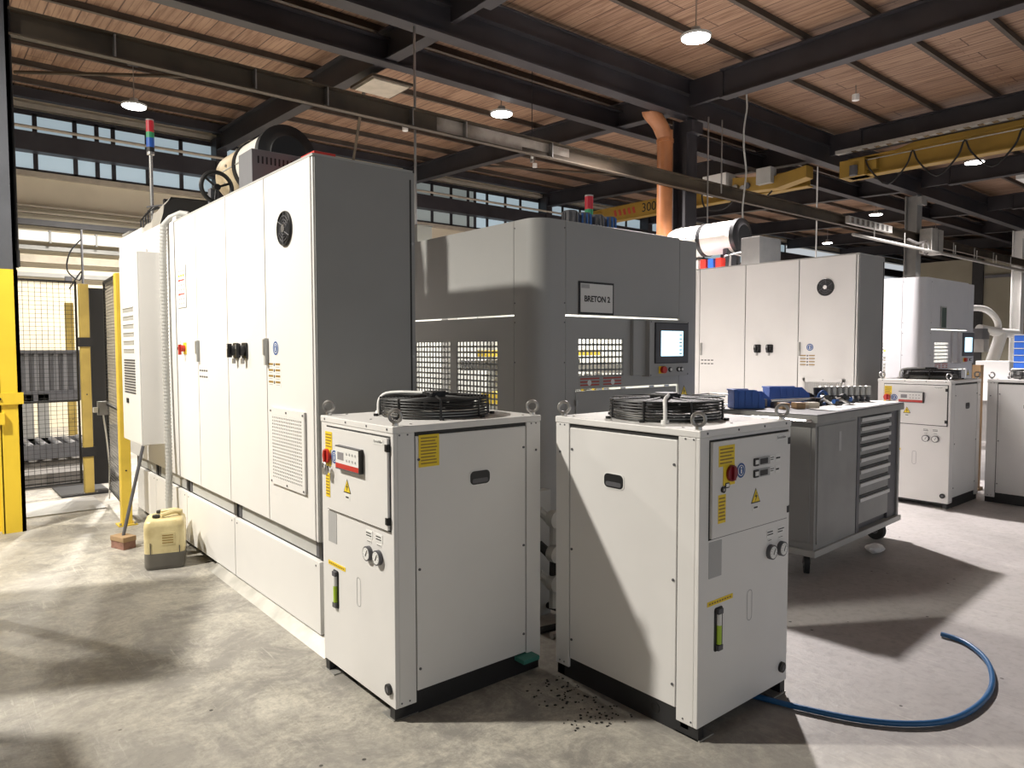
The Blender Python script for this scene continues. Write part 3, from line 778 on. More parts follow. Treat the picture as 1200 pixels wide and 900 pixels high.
# wheel of valve & beige tank bits
R = thing('hand_valve', 'black spoked hand wheel standing at the end of the beige drum', 'wheel', (1.83, 5.75, 2.84))
m = MB(); m.ring((0, 0, 0), .115, .017, 'black', 'y', 32, 8)
for i in range(3):
    a = i * 2 * PI / 3 + .4; m.tube([(0, 0, 0), (.11 * math.cos(a), 0, .11 * math.sin(a))], .009, 'black', 6)
m.cyl((0, -.02, 0), (0, .03, 0), .025, 'black', 14); m.build('spoked_rim', R, smooth=True)
m = MB(); m.cyl((0, .03, 0), (0, .12, 0), .012, 'steel', 10); m.box(-.03, .03, .05, .12, -.223, .0, 'dark_grey'); m.build('stand', R)
# canvas hood on enclosure
R = thing('duct_hood', 'grey canvas duct hood with black opening on the housing roof', 'duct', (1.70, 7.0, 2.66))
m = MB()
prof = [(0, -.55), (.0, .7)]
vs = []; n = 9
for j in range(n):
    t = j / (n - 1); y = -.25 + t * .85; h = .26 * (1 - .75 * t) + .02 * math.sin(j * 2.4); w = .5
    vs += [(-.04 + .02 * math.sin(j * 3), y, 0), (0.0 + .015 * math.cos(j * 5), y, h * .75), (.06, y, h), (w - .06, y, h + .01), (w, y, h * .8), (w + .03, y, 0)]
fs = [(j * 6 + i, j * 6 + i + 1, (j + 1) * 6 + i + 1, (j + 1) * 6 + i) for j in range(n - 1) for i in range(5)]
m.add(vs, fs, 'canvas'); m.build('canvas_cover', R)
m = MB(); m.prism([(-.03, .02), (.01, .19), (.07, .25), (.43, .26), (.49, .2), (.52, .02)], 'y', -.25, -.20, 'black'); m.build('opening', R)
m = MB(); m.box(-.03, .2, .86, 1.12, .0, .07, 'mid_grey'); m.box(-.05, .22, .83, 1.15, .07, .09, 'zinc'); m.build('tray', R)

def tower_light(label, loc, h, group):
    R = thing('signal_tower', label, 'signal light', loc, 0, group)
    m = MB(); m.cyl((0, 0, 0), (0, 0, h), .017, 'steel_bright', 12); m.cyl((0, 0, 0), (0, 0, .012), .05, 'steel', 16); m.cyl((0, 0, h - .015), (0, 0, h + .01), .034, 'steel', 16); m.build('pole', R, smooth=True)
    z = h + .01
    for nme, mt, hh in (('base_unit', 'black', .045), ('blue_lens', 'lens_blue', .09), ('green_lens', 'lens_green', .055), ('red_lens', 'lens_red', .11)):
        m = MB(); m.cyl((0, 0, z), (0, 0, z + hh), .036, mt, 20); m.build(nme, R, smooth=True); z += hh
    m = MB(); m.cyl((0, 0, z), (0, 0, z + .012), .036, 'mid_grey', 20); m.build('cap', R)
    return R
tower_light('red, green and blue signal tower on a steel pole above the housing', (1.83, 7.70, 2.662), .84, 'signal towers')
tower_light('short signal tower above the grey machine beside the dark blue motors', (4.52, 4.38, 2.443), .15, 'signal towers')
m = MB()
random.seed(3)
for k_ in range(4):
    x, y = 1.72 + .03 * k_, 7.66 + .03 * k_
    m.tube([(x, y, 2.665), (x + .02, y + .1, 2.85 + .04 * k_), (x + .1, y - .05, 2.98), (x + .2, y - .1, 2.92 + .03 * k_), (x + .22, y - .2, 2.75)], .008, 'black', 6)
m.box(1.88, 1.95, 7.45, 7.5, 2.95, 3.03, 'black'); m.tube([(1.76, 7.6, 2.96), (1.9, 7.48, 2.98), (2.0, 7.3, 3.0)], .008, 'dark_grey', 6)
tag(m.build('cable_bundle'), 'loose black cables and connectors by the signal tower pole', 'cables')
# red boxes behind cab top, black motors over machine
m = MB(); m.box(0, .16, 0, .22, 0, .34, 'red'); m.box(.161, .25, .02, .2, 0, .315, 'label_white'); m.box(.01, .15, -.003, 0, .1, .25, 'label_white')
tag(m.build('red_crate', None, (2.15, 4.70, 2.6165), bevel=.004), 'red and white crate standing on the cabinet roof edge', 'crate')
R = thing('grey_case', 'small plain grey case next to the black hopper beyond the first cabinet', 'case', (3.56, 5.62, 2.45))
m = MB(); m.box(0, .16, 0, .3, 0, .27, 'mid_grey'); m.build('housing', R, bevel=.004)
m = MB(); m.box(-.004, .164, -.004, .304, .27, .28, 'grey_paint'); m.build('cover', R)
R = thing('drive_motors', 'dark blue finned motors standing on the grey machine roof', 'motors', (4.07, 4.15, 2.443))
for i in range(4):
    m = MB(); x = .15 * i; m.cyl((x, 0, .02), (x, 0, .25), .055, 'dark_grey', 20)
    for j in range(10):
        a = j * PI / 5; m.box(x + .06 * math.cos(a) - .006, x + .06 * math.cos(a) + .006, .06 * math.sin(a) - .006, .06 * math.sin(a) + .006, .04, .24, 'blue' if i % 2 else 'dark_grey')
    m.build('motor', R)
m = MB(); m.box(-.1, .56, -.09, .09, 0, .02, 'dark_grey'); m.build('mounting_plate', R)
# clutter on roof 2
R = thing('roof_pipework', 'black hoses and small valves on the further cabinet roof under the drum', 'pipework', (8.25, 4.9, 2.615))
random.seed(5)
for k_ in range(7):
    x = -.05 + .06 * k_; y = .35 + random.uniform(-.1, .3)
    m = MB(); m.tube([(x, y, 0), (x + .02, y, .12 + random.uniform(0, .1)), (x + .1, y - .08, .22), (x + .15, y - .2, .18), (x + .16, y - .25, .0)], .014, random.choice(['black', 'dark_grey', 'steel']), 8); m.build('hose', R)
for k_ in range(4):
    m = MB(); m.box(-.1, .0, .6 + k_ * .12, .68 + k_ * .12, .001, .16, ('red', 'lens_blue', 'red', 'mid_grey')[k_]); m.build('valve_block', R)
# black hopper next to cabinet back (px 485-515)
R = thing('black_hopper', 'black folded hopper edge beyond the first control cabinet', 'hopper', (3.0, 5.6, 2.45))
m = MB(); m.add([(0, 0, .02), (.5, 0, .02), (.5, .5, .02), (0, .5, .02), (-.15, 0, .62), (.15, 0, .62), (.15, .5, .62), (-.15, .5, .62)], [(0, 1, 2, 3), (4, 7, 6, 5), (0, 4, 5, 1), (1, 5, 6, 2), (2, 6, 7, 3), (3, 7, 4, 0)], 'black'); m.build('hopper_body', R)

# hoses between the chillers
R = thing('water_manifold', 'grey water pipes and valves half hidden in the gap between the chillers', 'pipework', (2.78, 3.02, 0))
m = MB(); m.box(-.12, .12, .1, .16, 0, .75, 'mid_grey'); m.build('back_plate', R)
for i, z in enumerate((.62, .42, .25)):
    m = MB(); m.tube([(-.12, .08, z), (-.05, .0, z + .04), (.02, -.04, z - .04), (.0, -.06, z - .15)], .03, ('mid_grey', 'rubber', 'cowl_grey')[i], 10); m.cyl((.0, -.09, z), (0, -.04, z), .05, 'cowl_grey', 20); m.build('pipe', R, smooth=True)
m = MB(); m.tube([(-.15, -.1, .02), (0, -.15, .03), (.1, -.1, .06), (.1, .1, .05)], .02, 'rubber', 8); m.tube([(-.15, -.2, .02), (0, -.22, .03), (.15, -.1, .03)], .02, 'steel', 8); m.build('floor_hoses', R, smooth=True)

# ------------------------------------------------------------------ tool cart
CR = math.radians(3.0)
cart = thing('tool_cart', 'long grey steel tool cart with eight drawers on castors', 'tool cart', (4.68, 2.395, 0), CR)
L_, Wd = 1.58, .73
m = MB(); G = 'grey_paint'
m.box(.0, .70, .0, Wd, .2, 1.09, G); m.box(.70, L_ - .04, .05, Wd, .2, 1.09, G); m.box(L_ - .21, L_ - .03, .015, .06, .2, 1.09, 'dark_grey'); m.box(L_ - .04, L_, 0, Wd, .2, 1.09, G)
m.box(.70, .755, -.004, .06, .2, 1.09, 'dark_grey'); m.box(.755, L_ - .21, .035, .06, .2, 1.09, 'dark_grey')
m.build('carcass', cart, bevel=.003)
m = MB(); m.box(.03, .655, -.008, 0, .245, 1.06, G); m.box(.36, .40, -.0095, -.008, .86, 1.0, 'label_grey'); m.build('cupboard_panel', cart, bevel=.002)
m = MB(); m.box(-.008, 0, .03, .70, .25, 1.05, G); m.build('end_panel', cart, bevel=.002)
m = MB(); m.box(-.015, L_ + .015, -.018, Wd + .01, .16, .205, 'mid_grey'); m.build('bottom_frame', cart, bevel=.004)
m = MB(); m.box(-.02, L_ + .02, -.02, Wd + .015, 1.085, 1.135, G); m.box(-.018, L_ + .018, -.018, Wd + .013, 1.135, 1.143, 'vent_grey'); m.build('worktop', cart, bevel=.003)
m = MB(); m.tube([(-.03, .02, 1.10), (-.055, .04, 1.10), (-.06, .36, 1.10), (-.06, .66, 1.10), (-.03, .69, 1.10)], .012, 'steel_bright', 8); m.build('push_handle', cart, smooth=True)
hz = [1.045, .975, .90, .82, .73, .635, .535, .38]
tops = [1.08] + [h - .02 + 0 for h in []]
edges = [1.082, 1.012, .938, .86, .775, .685, .585, .47, .25]
for i in range(8):
    m = MB(); m.box(.765, L_ - .215, .010, .04, edges[i + 1] + .006, edges[i] - .004, G)
    d = m.build('drawer', cart, bevel=.002)
    m = MB(); zt = edges[i] - .012
    m.box(.77, L_ - .22, -.008, .012, zt - .032, zt - .004, 'handle_grey'); m.box(.77, L_ - .22, .002, .0105, zt - .004, zt + .004, 'black'); m.build('handle', d, bevel=.003)
for x, y, rz in ((.10, .09, .5), (1.42, .09, 1.3), (.10, .62, .2), (1.42, .62, .9)):
    c = bpy.data.objects.new('castor', None); COL.objects.link(c); c.parent = cart; c.location = (x, y, 0); c.rotation_euler.z = rz
    m = MB(); m.cyl((0, 0, .14), (0, 0, .16), .035, 'steel', 16)
    for s in (-.028, .022): m.prism([(-.03, .145), (.03, .145), (.045, .075), (.02, .07)], 'y', s, s + .006, 'steel')
    m.build('fork', c)
    m = MB(); m.cyl((.03, -.018, .085), (.03, .018, .085), .083, 'rubber', 28); m.cyl((.03, -.02, .085), (.03, .02, .085), .035, 'dark_grey', 20); m.build('wheel', c, smooth=True)
def cw(x, y, z=1.145):   # cart coordinates -> world
    return (4.68 + x * math.cos(CR) - y * math.sin(CR), 2.395 + x * math.sin(CR) + y * math.cos(CR), z)

def blue_bin(label, loc, rz, w=.20, d=.30, h=.125):
    R = thing('storage_bin', label, 'storage bin', loc, rz, 'blue storage bins')
    m = MB(); t = .004
    side = [(-d / 2, 0), (d / 2, 0), (d / 2, h), (-d / 2 + .08, h), (-d / 2, h * .45)]
    for sx in (-w / 2, w / 2 - t): m.prism(side, 'x', sx, sx + t, 'bin_blue')
    m.box(-w / 2, w / 2, -d / 2, d / 2, 0, t, 'bin_blue'); m.box(-w / 2, w / 2, d / 2 - t, d / 2, 0, h, 'bin_blue'); m.box(-w / 2, w / 2, -d / 2, -d / 2 + t, 0, h * .45, 'bin_blue')
    for sx in (-1, 1):
        for i in range(4): m.box(sx * w / 2, sx * (w / 2 + .004), -.07 + i * .05 - .003, -.07 + i * .05 + .003, .005, h - .01, 'bin_blue')
    m.build('tub', R)
    m = MB(); m.box(-w / 2 - .008, w / 2 + .008, d / 2 - .02, d / 2 + .006, h - .012, h, 'bin_blue')
    for sx in (-1, 1): m.box(sx * (w / 2 - .002), sx * (w / 2 + .008), -d / 2 + .08, d / 2, h - .012, h, 'bin_blue')
    m.build('rim', R)
    m = MB()
    for i in range(5): m.box(-.07 + i * .025, -.045 + i * .025, -.05, .08, .004, .06 + .02 * (i % 3), 'paper' if i % 2 else 'label_grey')
    m.build('contents', R)
    return R
blue_bin('blue open bin at the chiller end of the tool cart, nearest the fan guard', cw(.15, .60), math.radians(50), .16, .23, .14)
blue_bin('small blue bin tucked behind the brown boxes on the tool cart', cw(.36, .62), math.radians(50), .12, .18, .12)
blue_bin('wide blue bin in the middle of the tool cart near the wrenches', cw(.80, .60), math.radians(50), .16, .34, .135)
for i, (x, y, mt, lb, w) in enumerate(((.26, .36, 'cardboard', 'light brown small carton next to the blue bin on the cart', .06), (.37, .30, 'wood', 'darker brown carton in the middle of the carton row on the cart', .07), (.46, .24, 'duct_brown', 'greyish brown flat carton at the end of the carton row', .08))):
    R = thing('carton', lb, 'carton', cw(x, y), math.radians(-35 + 3), 'small cartons on the tool cart')
    m = MB(); m.box(-w / 2, w / 2, -.04, .04, 0, .045, mt); m.build('box_body', R, bevel=.001)
    m = MB(); m.box(-w / 2 + .01, w / 2 - .01, -.012, .012, .045, .046, 'label_white'); m.build('tape', R)
papers = [(.50, .12, .1, 'white paper sheet under the wrenches on the tool cart'), (.81, .12, -.1, 'white paper sheet in the middle of the tool cart front'), (1.12, .11, .06, 'white paper sheet below the tool holders'), (1.42, .12, -.05, 'white paper sheet at the drawer end of the cart')]
for x, y, a, lb in papers:
    R = cw(x, y)
    m = MB(); n = 6; vs = []
    for j in range(n):
        for i in range(n): vs.append(((i / (n - 1) - .5) * .297, (j / (n - 1) - .5) * .21, .002 + .006 * abs(math.sin(i * 1.3 + x * 9)) * (j / n)))
    m.add(vs + [(a_, b_, c_ - .001) for a_, b_, c_ in vs], [(j * n + i, j * n + i + 1, (j + 1) * n + i + 1, (j + 1) * n + i) for j in range(n - 1) for i in range(n - 1)] + [tuple(n * n + q for q in (j * n + i, (j + 1) * n + i, (j + 1) * n + i + 1, j * n + i + 1)) for j in range(n - 1) for i in range(n - 1)], 'paper')
    tag(m.build('paper_sheet', None, R, a), lb, 'paper', 'paper sheets on the tool cart')
# wrench / tools
R = thing('torque_wrench', 'long silver wrench with round ring head lying across the tool cart', 'wrench', cw(.50, .42), math.radians(-12))
m = MB(); m.tube([(-.22, 0, .05), (.30, 0, .05)], .012, 'steel_bright', 10); m.build('shaft', R, smooth=True)
m = MB(); m.ring((.36, 0, .055), .05, .012, 'blue', 'y', 28, 8); m.cyl((.36, -.015, .055), (.36, .015, .055), .02, 'steel_bright', 14); m.build('ring_head', R, smooth=True)
m = MB(); m.box(-.2, -.14, -.02, .02, 0, .04, 'dark_grey'); m.box(.2, .26, -.02, .02, 0, .04, 'dark_grey'); m.build('rest', R)
random.seed(11)
for i, (x, y, lb) in enumerate(((.70, .24, 'dark blue knobbly clamp tool lying next to the wrench head'), (.88, .48, 'dark hand tool with blue grip lying among papers'), (.90, .22, 'black and silver pliers-like tool leaning by the cup'))):
    R = thing('hand_tool', lb, 'tool', cw(x, y), random.uniform(0, 3), 'hand tools on the tool cart')
    m = MB(); m.tube([(-.10, 0, .02), (0, .01, .05), (.08, -.02, .03)], .014, 'steel_bright', 8); m.build('shaft', R, smooth=True)
    m = MB()
    for q in range(4): m.cyl((-.12 + .03 * q, -.02, .03 + .012 * q), (-.12 + .03 * q, .025, .03 + .015 * q), .018, 'black' if q != 1 else 'blue', 12)
    m.build('grip', R, smooth=True)
    m = MB(); m.cyl((.08, -.02, 0), (.08, -.02, .06), .025, 'black', 14); m.build('head', R, smooth=True)
m = MB(); m.lathe([(0, 0), (.035, 0), (.045, .125), (.041, .125), (.033, .006), (0, .006)], (0, 0, 0), 'black', 'z', 24)
tag(m.build('black_cup', None, cw(.985, .42), smooth=True), 'black plastic cup standing beside the row of tool holders', 'cup')
for i in range(9):
    x = 1.08 + i * .040; y = .44 - i * .030
    R = thing('tool_holder', 'steel tool holder standing in the row beside the black cup', 'tool holder', cw(x, y), 0, 'steel tool holders in a row')
    m = MB(); m.lathe([(0, 0), (.022, 0), (.022, .03), (.016, .035), (.016, .05), (.026, .052), (.026, .06)], (0, 0, 0), 'dark_grey', 'z', 18); m.build('shank', R, smooth=True)
    m = MB(); m.lathe([(.026, .06), (.026, .13), (.02, .135), (0, .135)], (0, 0, 0), 'zinc', 'z', 18); m.build('collar', R, smooth=True)
m = MB()
for z in (1.15, 1.23): m.tube([(.02, .70, z), (.02, .98, z), (.25, .98, z), (.25, .70, z)], .006, 'steel_bright', 6)
for q in ((.02, .98), (.25, .98), (.02, .75), (.25, .75)): m.cyl((q[0], q[1], 1.10), (q[0], q[1], 1.235), .005, 'steel_bright', 6)
m.build('side_rack', cart)

# ------------------------------------------------------------------ jerrycans, mallet-broom, hose, plastic
def jerrycan(label, loc, rz, s=1.0, liquid=True):
    R = thing('jerrycan', label, 'jerrycan', loc, rz, 'plastic jerrycans')
    W, D, H = .27 * s, .22 * s, .36 * s
    def shell(z0, z1, r, mat, nm, dome=False):
        m = MB(); base = [(a, b) for a, b in rrect(-W / 2, W / 2, -D / 2, D / 2, .045 * s, 6)]
        vs = []; prof = [(z0, .93), (z0 + .015, .985), (z0 + .03, 1), (z1 - .01, 1)] if not dome else [(z0, 1), (z1 - .05 * s, 1), (z1 - .02 * s, .96), (z1 - .005, .86), (z1, .7)]
        for z, k_ in prof: vs += [(a * k_, b * k_, z) for a, b in base]
        n = len(base); fs = [(j * n + i, j * n + (i + 1) % n, (j + 1) * n + (i + 1) % n, (j + 1) * n + i) for j in range(len(prof) - 1) for i in range(n)]
        fs += [tuple(range(n)), tuple((len(prof) - 1) * n + i for i in range(n))]
        m.add(vs, fs, mat); return m.build(nm, R, smooth=True)
    shell(0, .13 * s, 0, 'can_liquid' if liquid else 'can_plastic', 'liquid_part'); shell(.12 * s, H, 0, 'can_plastic', 'can_body', True)
    m = MB(); m.tube([(-.02, -.02, H - .01), (-.02, -.02, H + .02), (.06, .03, H + .03), (.10, .05, H + .02), (.10, .05, H - .02)], .016 * s, 'can_plastic', 8); m.build('grip', R, smooth=True)
    m = MB(); m.cyl((-.05, .0, H - .01), (-.05, 0, H + .018), .033, 'black', 20); m.build('screw_cap', R, smooth=True)
    m = MB(); m.box(-.02, .07, -D / 2 - .002, -D / 2 + .004, .18, .27, 'can_plastic')
    for i in range(4): m.box(-.012, .06, -D / 2 - .003, -D / 2, .193 + i * .018, .199 + i * .018, 'ink_soft')
    m.build('paper_label', R)
    for sx in (-.09, 0.1):
        m = MB(); m.box(sx - .003, sx + .003, -D / 2 - .003, -D / 2 + .003, .12, .20 if sx < 0 else .17, 'oily'); m.build('drip_stain', R)
    return R
jerrycan('yellowed plastic jerrycan half full of grey liquid, standing in front', (1.37, 5.64, 0), math.radians(-18))
jerrycan('yellowed jerrycan mostly hidden behind the front one, against the cabinet', (1.45, 5.93, 0), math.radians(-60), .9)
R = thing('scrubbing_brush', 'block scrubbing brush on a long grey stick leaning on the cooling unit', 'brush', (1.235, 6.37, 0), math.radians(20))
m = MB(); m.box(-.055, .055, -.09, .09, .06, .10, 'cardboard'); m.build('block', R, bevel=.004)
m = MB(); m.box(-.05, .05, -.085, .085, .0, .06, 'bristle'); m.build('bristles', R)
m = MB(); m.tube([(.0, .0, .09), (.19, .0, .80)], .013, 'dark_grey', 10); m.build('stick', R, smooth=True)
pts = [(2.80, 1.95, .016), (2.876, 1.746, .016), (2.932, 1.571, .016), (3.027, 1.352, .016), (3.152, 1.195, .016), (3.321, 1.091, .016), (3.566, 1.055, .016), (3.833, 1.081, .016), (4.02, 1.13, .018), (4.15, 1.215, .03), (4.245, 1.32, .05), (4.29, 1.43, .075), (4.30, 1.50, .09)]
pts2 = [(2.80, 1.95), (2.876, 1.746), (2.932, 1.571), (3.027, 1.352), (3.152, 1.195), (3.321, 1.091), (3.566, 1.055), (3.833, 1.081), (4.106, 1.184), (4.279, 1.336), (4.304, 1.462)]
m = MB(); m.tube(smooth_pts([(x, y, .016) for x, y in pts2]), .0128, 'hose_blue', 12)
tag(m.build('water_hose', smooth=True), 'blue hose curving over the floor from under the chiller', 'hose')
m = MB(); random.seed(2); vs = []
for j in range(5):
    for i in range(10):
        a = 2 * PI * i / 10; r = (.02, .05, .06, .05, .015)[j] * random.uniform(.8, 1.2)
        vs.append((1.6 * r * math.cos(a), r * math.sin(a), .003 + .018 * j + random.uniform(0, .006)))
m.add(vs, [(j * 10 + i, j * 10 + (i + 1) % 10, (j + 1) * 10 + (i + 1) % 10, (j + 1) * 10 + i) for j in range(4) for i in range(10)] + [tuple(range(10)), tuple(40 + i for i in range(10))], 'plastic_film')
tag(m.build('plastic_wrapping', None, (5.67, 2.41, 0)), 'crumpled clear plastic wrapping on the floor beside the cart wheel', 'wrapping')

random.seed(21)
m = MB()
for q in range(110):
    y = random.uniform(1.98, 2.5); x = 2.36 - abs(random.gauss(0, .13)); r_ = random.uniform(.002, .007)
    if x < 1.95: continue
    m.prism([(x + r_ * math.cos(a_) * random.uniform(.6, 1.5), y + r_ * math.sin(a_)) for a_ in (0, 1.2, 2.5, 3.8, 5.1)], 'z', .0005, .003, 'rubber')
tag(m.build('floor_grit'), 'scattered dark grit on the floor between the two chillers', 'grit', kind='stuff')

# ------------------------------------------------------------------ guard fence, yellow column
def hbeam(m, p, q, w, h, t, mat, flange=None, along='x'):
    """I section running from p to q (along x, y or z)"""
    fm = flange or mat
    (x0, y0, z0), (x1, y1, z1) = p, q
    if along == 'x':
        m.box(x0, x1, y0 - t / 2, y0 + t / 2, z0 + t, z0 + h - t, mat)
        m.box(x0, x1, y0 - w / 2, y0 + w / 2, z0, z0 + t * 1.3, fm); m.box(x0, x1, y0 - w / 2, y0 + w / 2, z0 + h - t * 1.3, z0 + h, mat)
def ibeam_y(m, x, y0, y1, z0a, z0b, w, h, t, mat):
    # sloping I beam along y with bottom z0a at y0 and z0b at y1
    def sl(xa, xb, za, zb):
        vs = [(xa, y0, z0a + za), (xb, y0, z0a + za), (xb, y0, z0a + zb), (xa, y0, z0a + zb), (xa, y1, z0b + za), (xb, y1, z0b + za), (xb, y1, z0b + zb), (xa, y1, z0b + zb)]
        m.add(vs, [(0, 1, 2, 3), (7, 6, 5, 4), (0, 4, 5, 1), (1, 5, 6, 2), (2, 6, 7, 3), (3, 7, 4, 0)], mat)
    sl(x - w / 2, x + w / 2, 0, t * 1.3); sl(x - t / 2, x + t / 2, t, h - t); sl(x - w / 2, x + w / 2, h - t * 1.3, h)

R = thing('steel_column', 'steel column with bright yellow painted foot behind the fence gate corner', 'column', (.6, 7.62, 0), 0, None)
m = MB(); m.box(-.06, .10, -.12, -.095, 0, 2.28, 'yellow'); m.box(-.5, -.05, .0, .02, 0, 2.28, 'yellow'); m.box(.07, .10, -.12, .15, 0, 2.28, 'yellow'); m.box(-.07, -.05, -.12, .15, 0, 2.28, 'yellow')
m.build('painted_foot', R)
m = MB(); m.box(-.06, .095, -.11, -.09, 2.28, 5.55, 'column_grey'); m.box(-.5, -.05, .0, .02, 2.28, 5.55, 'steel_dark'); m.box(.07, .095, -.11, .15, 2.28, 5.55, 'column_grey'); m.build('shaft', R)
m = MB(); m.box(-.5, .11, -.14, -.12, 1.12, 1.22, 'yellow'); m.box(-.09, -.03, -.16, -.12, .95, 1.05, 'yellow'); m.cyl((-.06, -.14, 1.17), (-.06, -.15, 1.17), .012, 'black', 8); m.cyl((-.3, -.14, 1.17), (-.3, -.15, 1.17), .012, 'black', 8); m.build('clamp_plate', R)
m = MB(); m.box(-.1, .0, -.09, -.0, 5.0, 5.06, 'zinc'); m.tube([(.105, -.08, 2.3), (.11, -.08, 2.45), (.105, -.08, 5.4)], .012, 'black', 8); m.box(.1, .125, -.1, -.05, 2.31, 2.45, 'black'); m.build('cable', R)

def fence_panel(label, x0, y0, x1, y1, z0, z1, dx, dz, group=None, name='guard_fence'):
    R = thing(name, label, 'fence', (x0, y0, 0), math.atan2(y1 - y0, x1 - x0), group)
    Ln = math.hypot(x1 - x0, y1 - y0)
    m = MB()
    for z in (z0, z1 - .02, (z0 + z1) / 2 - .2): m.box(0, Ln, -.01, .01, z, z + .02, 'black')
    m.box(0, .02, -.01, .01, z0, z1, 'black'); m.box(Ln - .02, Ln, -.01, .01, z0, z1, 'black'); m.build('frame', R)
    m = MB(); n = int(Ln / dx); k_ = int((z1 - z0) / dz)
    for i in range(1, n): m.box(i * Ln / n - .0018, i * Ln / n + .0018, -.002, .002, z0, z1, 'black')
    for j in range(1, k_): m.box(0, Ln, .002, .005, z0 + j * (z1 - z0) / k_ - .0018, z0 + j * (z1 - z0) / k_ + .0018, 'black')
    m.build('wire_mesh', R)
    return R
fence_panel('black wire mesh gate panel between yellow column and yellow post', .60, 9.0, 1.37, 9.05, .12, 2.33, .055, .045)
fence_panel('black wire mesh panel seen edge-on beside the front yellow post', 1.43, 7.26, 1.50, 8.3, .15, 2.28, .05, .03)
def post(label, x, y, w, z1, mat='yellow_post', group='yellow fence posts'):
    R = thing('fence_post', label, 'post', (x, y, 0), 0, group)
    m = MB(); m.box(-w / 2, w / 2, -w / 2, w / 2, 0, z1, mat); m.build('shaft', R, bevel=.004)
    m = MB(); m.box(-w * .9, w * .9, -w * .9, w * .9, 0, .012, mat)
    for a in (-1, 1): m.cyl((a * w * .7, -w * .7, .012), (a * w * .7, -w * .7, .03), .01, 'steel', 8)
    m.build('foot_plate', R)
    m = MB()
    for z in (.5, 1.1, 1.7): m.cyl((0, -w / 2, z), (0, -w / 2 - .002, z), .008, 'ink', 8)
    m.build('holes', R)
    return R
post('yellow fence post in front, next to the cooling unit', 1.425, 7.19, .085, 2.27)
p_ = post('yellow fence post at the black mesh gate with black clamps', 1.425, 9.0,   .09, 2.30, 'post_yellow_shaded')
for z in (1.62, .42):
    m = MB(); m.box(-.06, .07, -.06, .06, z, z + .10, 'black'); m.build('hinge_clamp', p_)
post('yellow post standing in the yard behind the mesh gate', 1.86, 13.0, .11, 2.31, 'post_yellow_shaded')
R = thing('sliding_door_panel', 'matt black door slab beside the yellow gate post', 'door panel', (1.50, 9.1, 0))
m = MB(); m.box(0, .16, 0, .06, .08, 2.25, 'black'); m.build('slab', R)
m = MB(); m.box(-.01, .17, -.01, .07, 2.25, 2.27, 'black'); m.build('cap_rail', R)
R = thing('gate_latch', 'steel gate latch with pale cable hanging by the black door slab', 'latch', (1.46, 8.3, 1.0))
m = MB(); m.box(-.05, .05, -.03, .03, -.08, .06, 'steel'); m.box(-.09, -.04, -.03, .02, -.05, .0, 'label_white'); m.build('lock_body', R)
m = MB(); m.tube([(0, 0, -.08), (.02, -.02, -.3), (.04, -.02, -.6), (.03, -.02, -.95)], .008, 'white_plastic', 6); m.build('cable', R)
# floor slab at gate
m = MB(); m.box(.62, 1.42, 8.05, 8.75, 0, .012, 'mid_grey'); tag(m.build('ramp_plate'), 'thin grey metal plate lying on the floor before the gate', 'plate')
m = MB(); m.box(1.15, 1.62, 8.9, 9.6, 0, .02, 'black_steel'); tag(m.build('floor_mat'), 'dark mat on the floor under the black door slab', 'mat')

# machinery behind the fence
R = thing('roller_machine', 'dark grey machine with ribbed hood and roller bed behind the mesh gate', 'machine', (.0, 11.0, 0))
m = MB(); m.box(-.8, 1.85, .3, .35, 1.02, 1.56, 'dark_grey')
for i in range(24): m.box(-.78 + i * .11, -.73 + i * .11, .28, .3, 1.02, 1.56, 'vent_grey')
m.box(-.8, 1.85, .25, .4, .98, 1.04, 'dark_grey'); m.box(-.8, 1.85, .25, .4, 1.54, 1.58, 'dark_grey'); m.build('ribbed_hood', R)
m = MB()
for x in (.62, 1.05, 1.22): m.box(x, x + .12, .2, .32, .3, 1.0, 'grey_paint')
m.box(.3, .62, .25, .3, .35, 1.0, 'dark_grey'); m.box(-.8, 1.85, .2, .3, .9, 1.0, 'dark_grey'); m.build('frame_legs', R)
for i in range(16):
    m = MB(); m.cyl((-.6 + i * .15, -.6, .40), (-.6 + i * .15, .2, .40), .035, 'vent_grey', 12); m.build('roller', R, smooth=True)
m = MB(); m.box(-.8, 1.85, -.65, -.6, .25, .42, 'dark_grey'); m.box(-.8, 1.85, .2, .25, .25, .42, 'dark_grey'); m.box(-.8, 1.85, -.62, -.58, .05, .15, 'steel'); m.box(-.8, 1.85, -.6, .2, 0.0, .22, 'oily'); m.build('bed', R)
for i, lb in enumerate(('bottom grey stone slab in the low pile behind the gate', 'middle grey stone slab in the low pile behind the gate', 'top grey stone slab in the low pile behind the gate')):
    m = MB(); m.box(-.5 + .05 * i, 1.75 - .04 * i, -.1, .35, 0, .05, 'stone'); tag(m.build('stone_slab', None, (.1, 9.75, .06 * i + .0005), bevel=.004), lb, 'slab', 'stone slabs behind the gate')

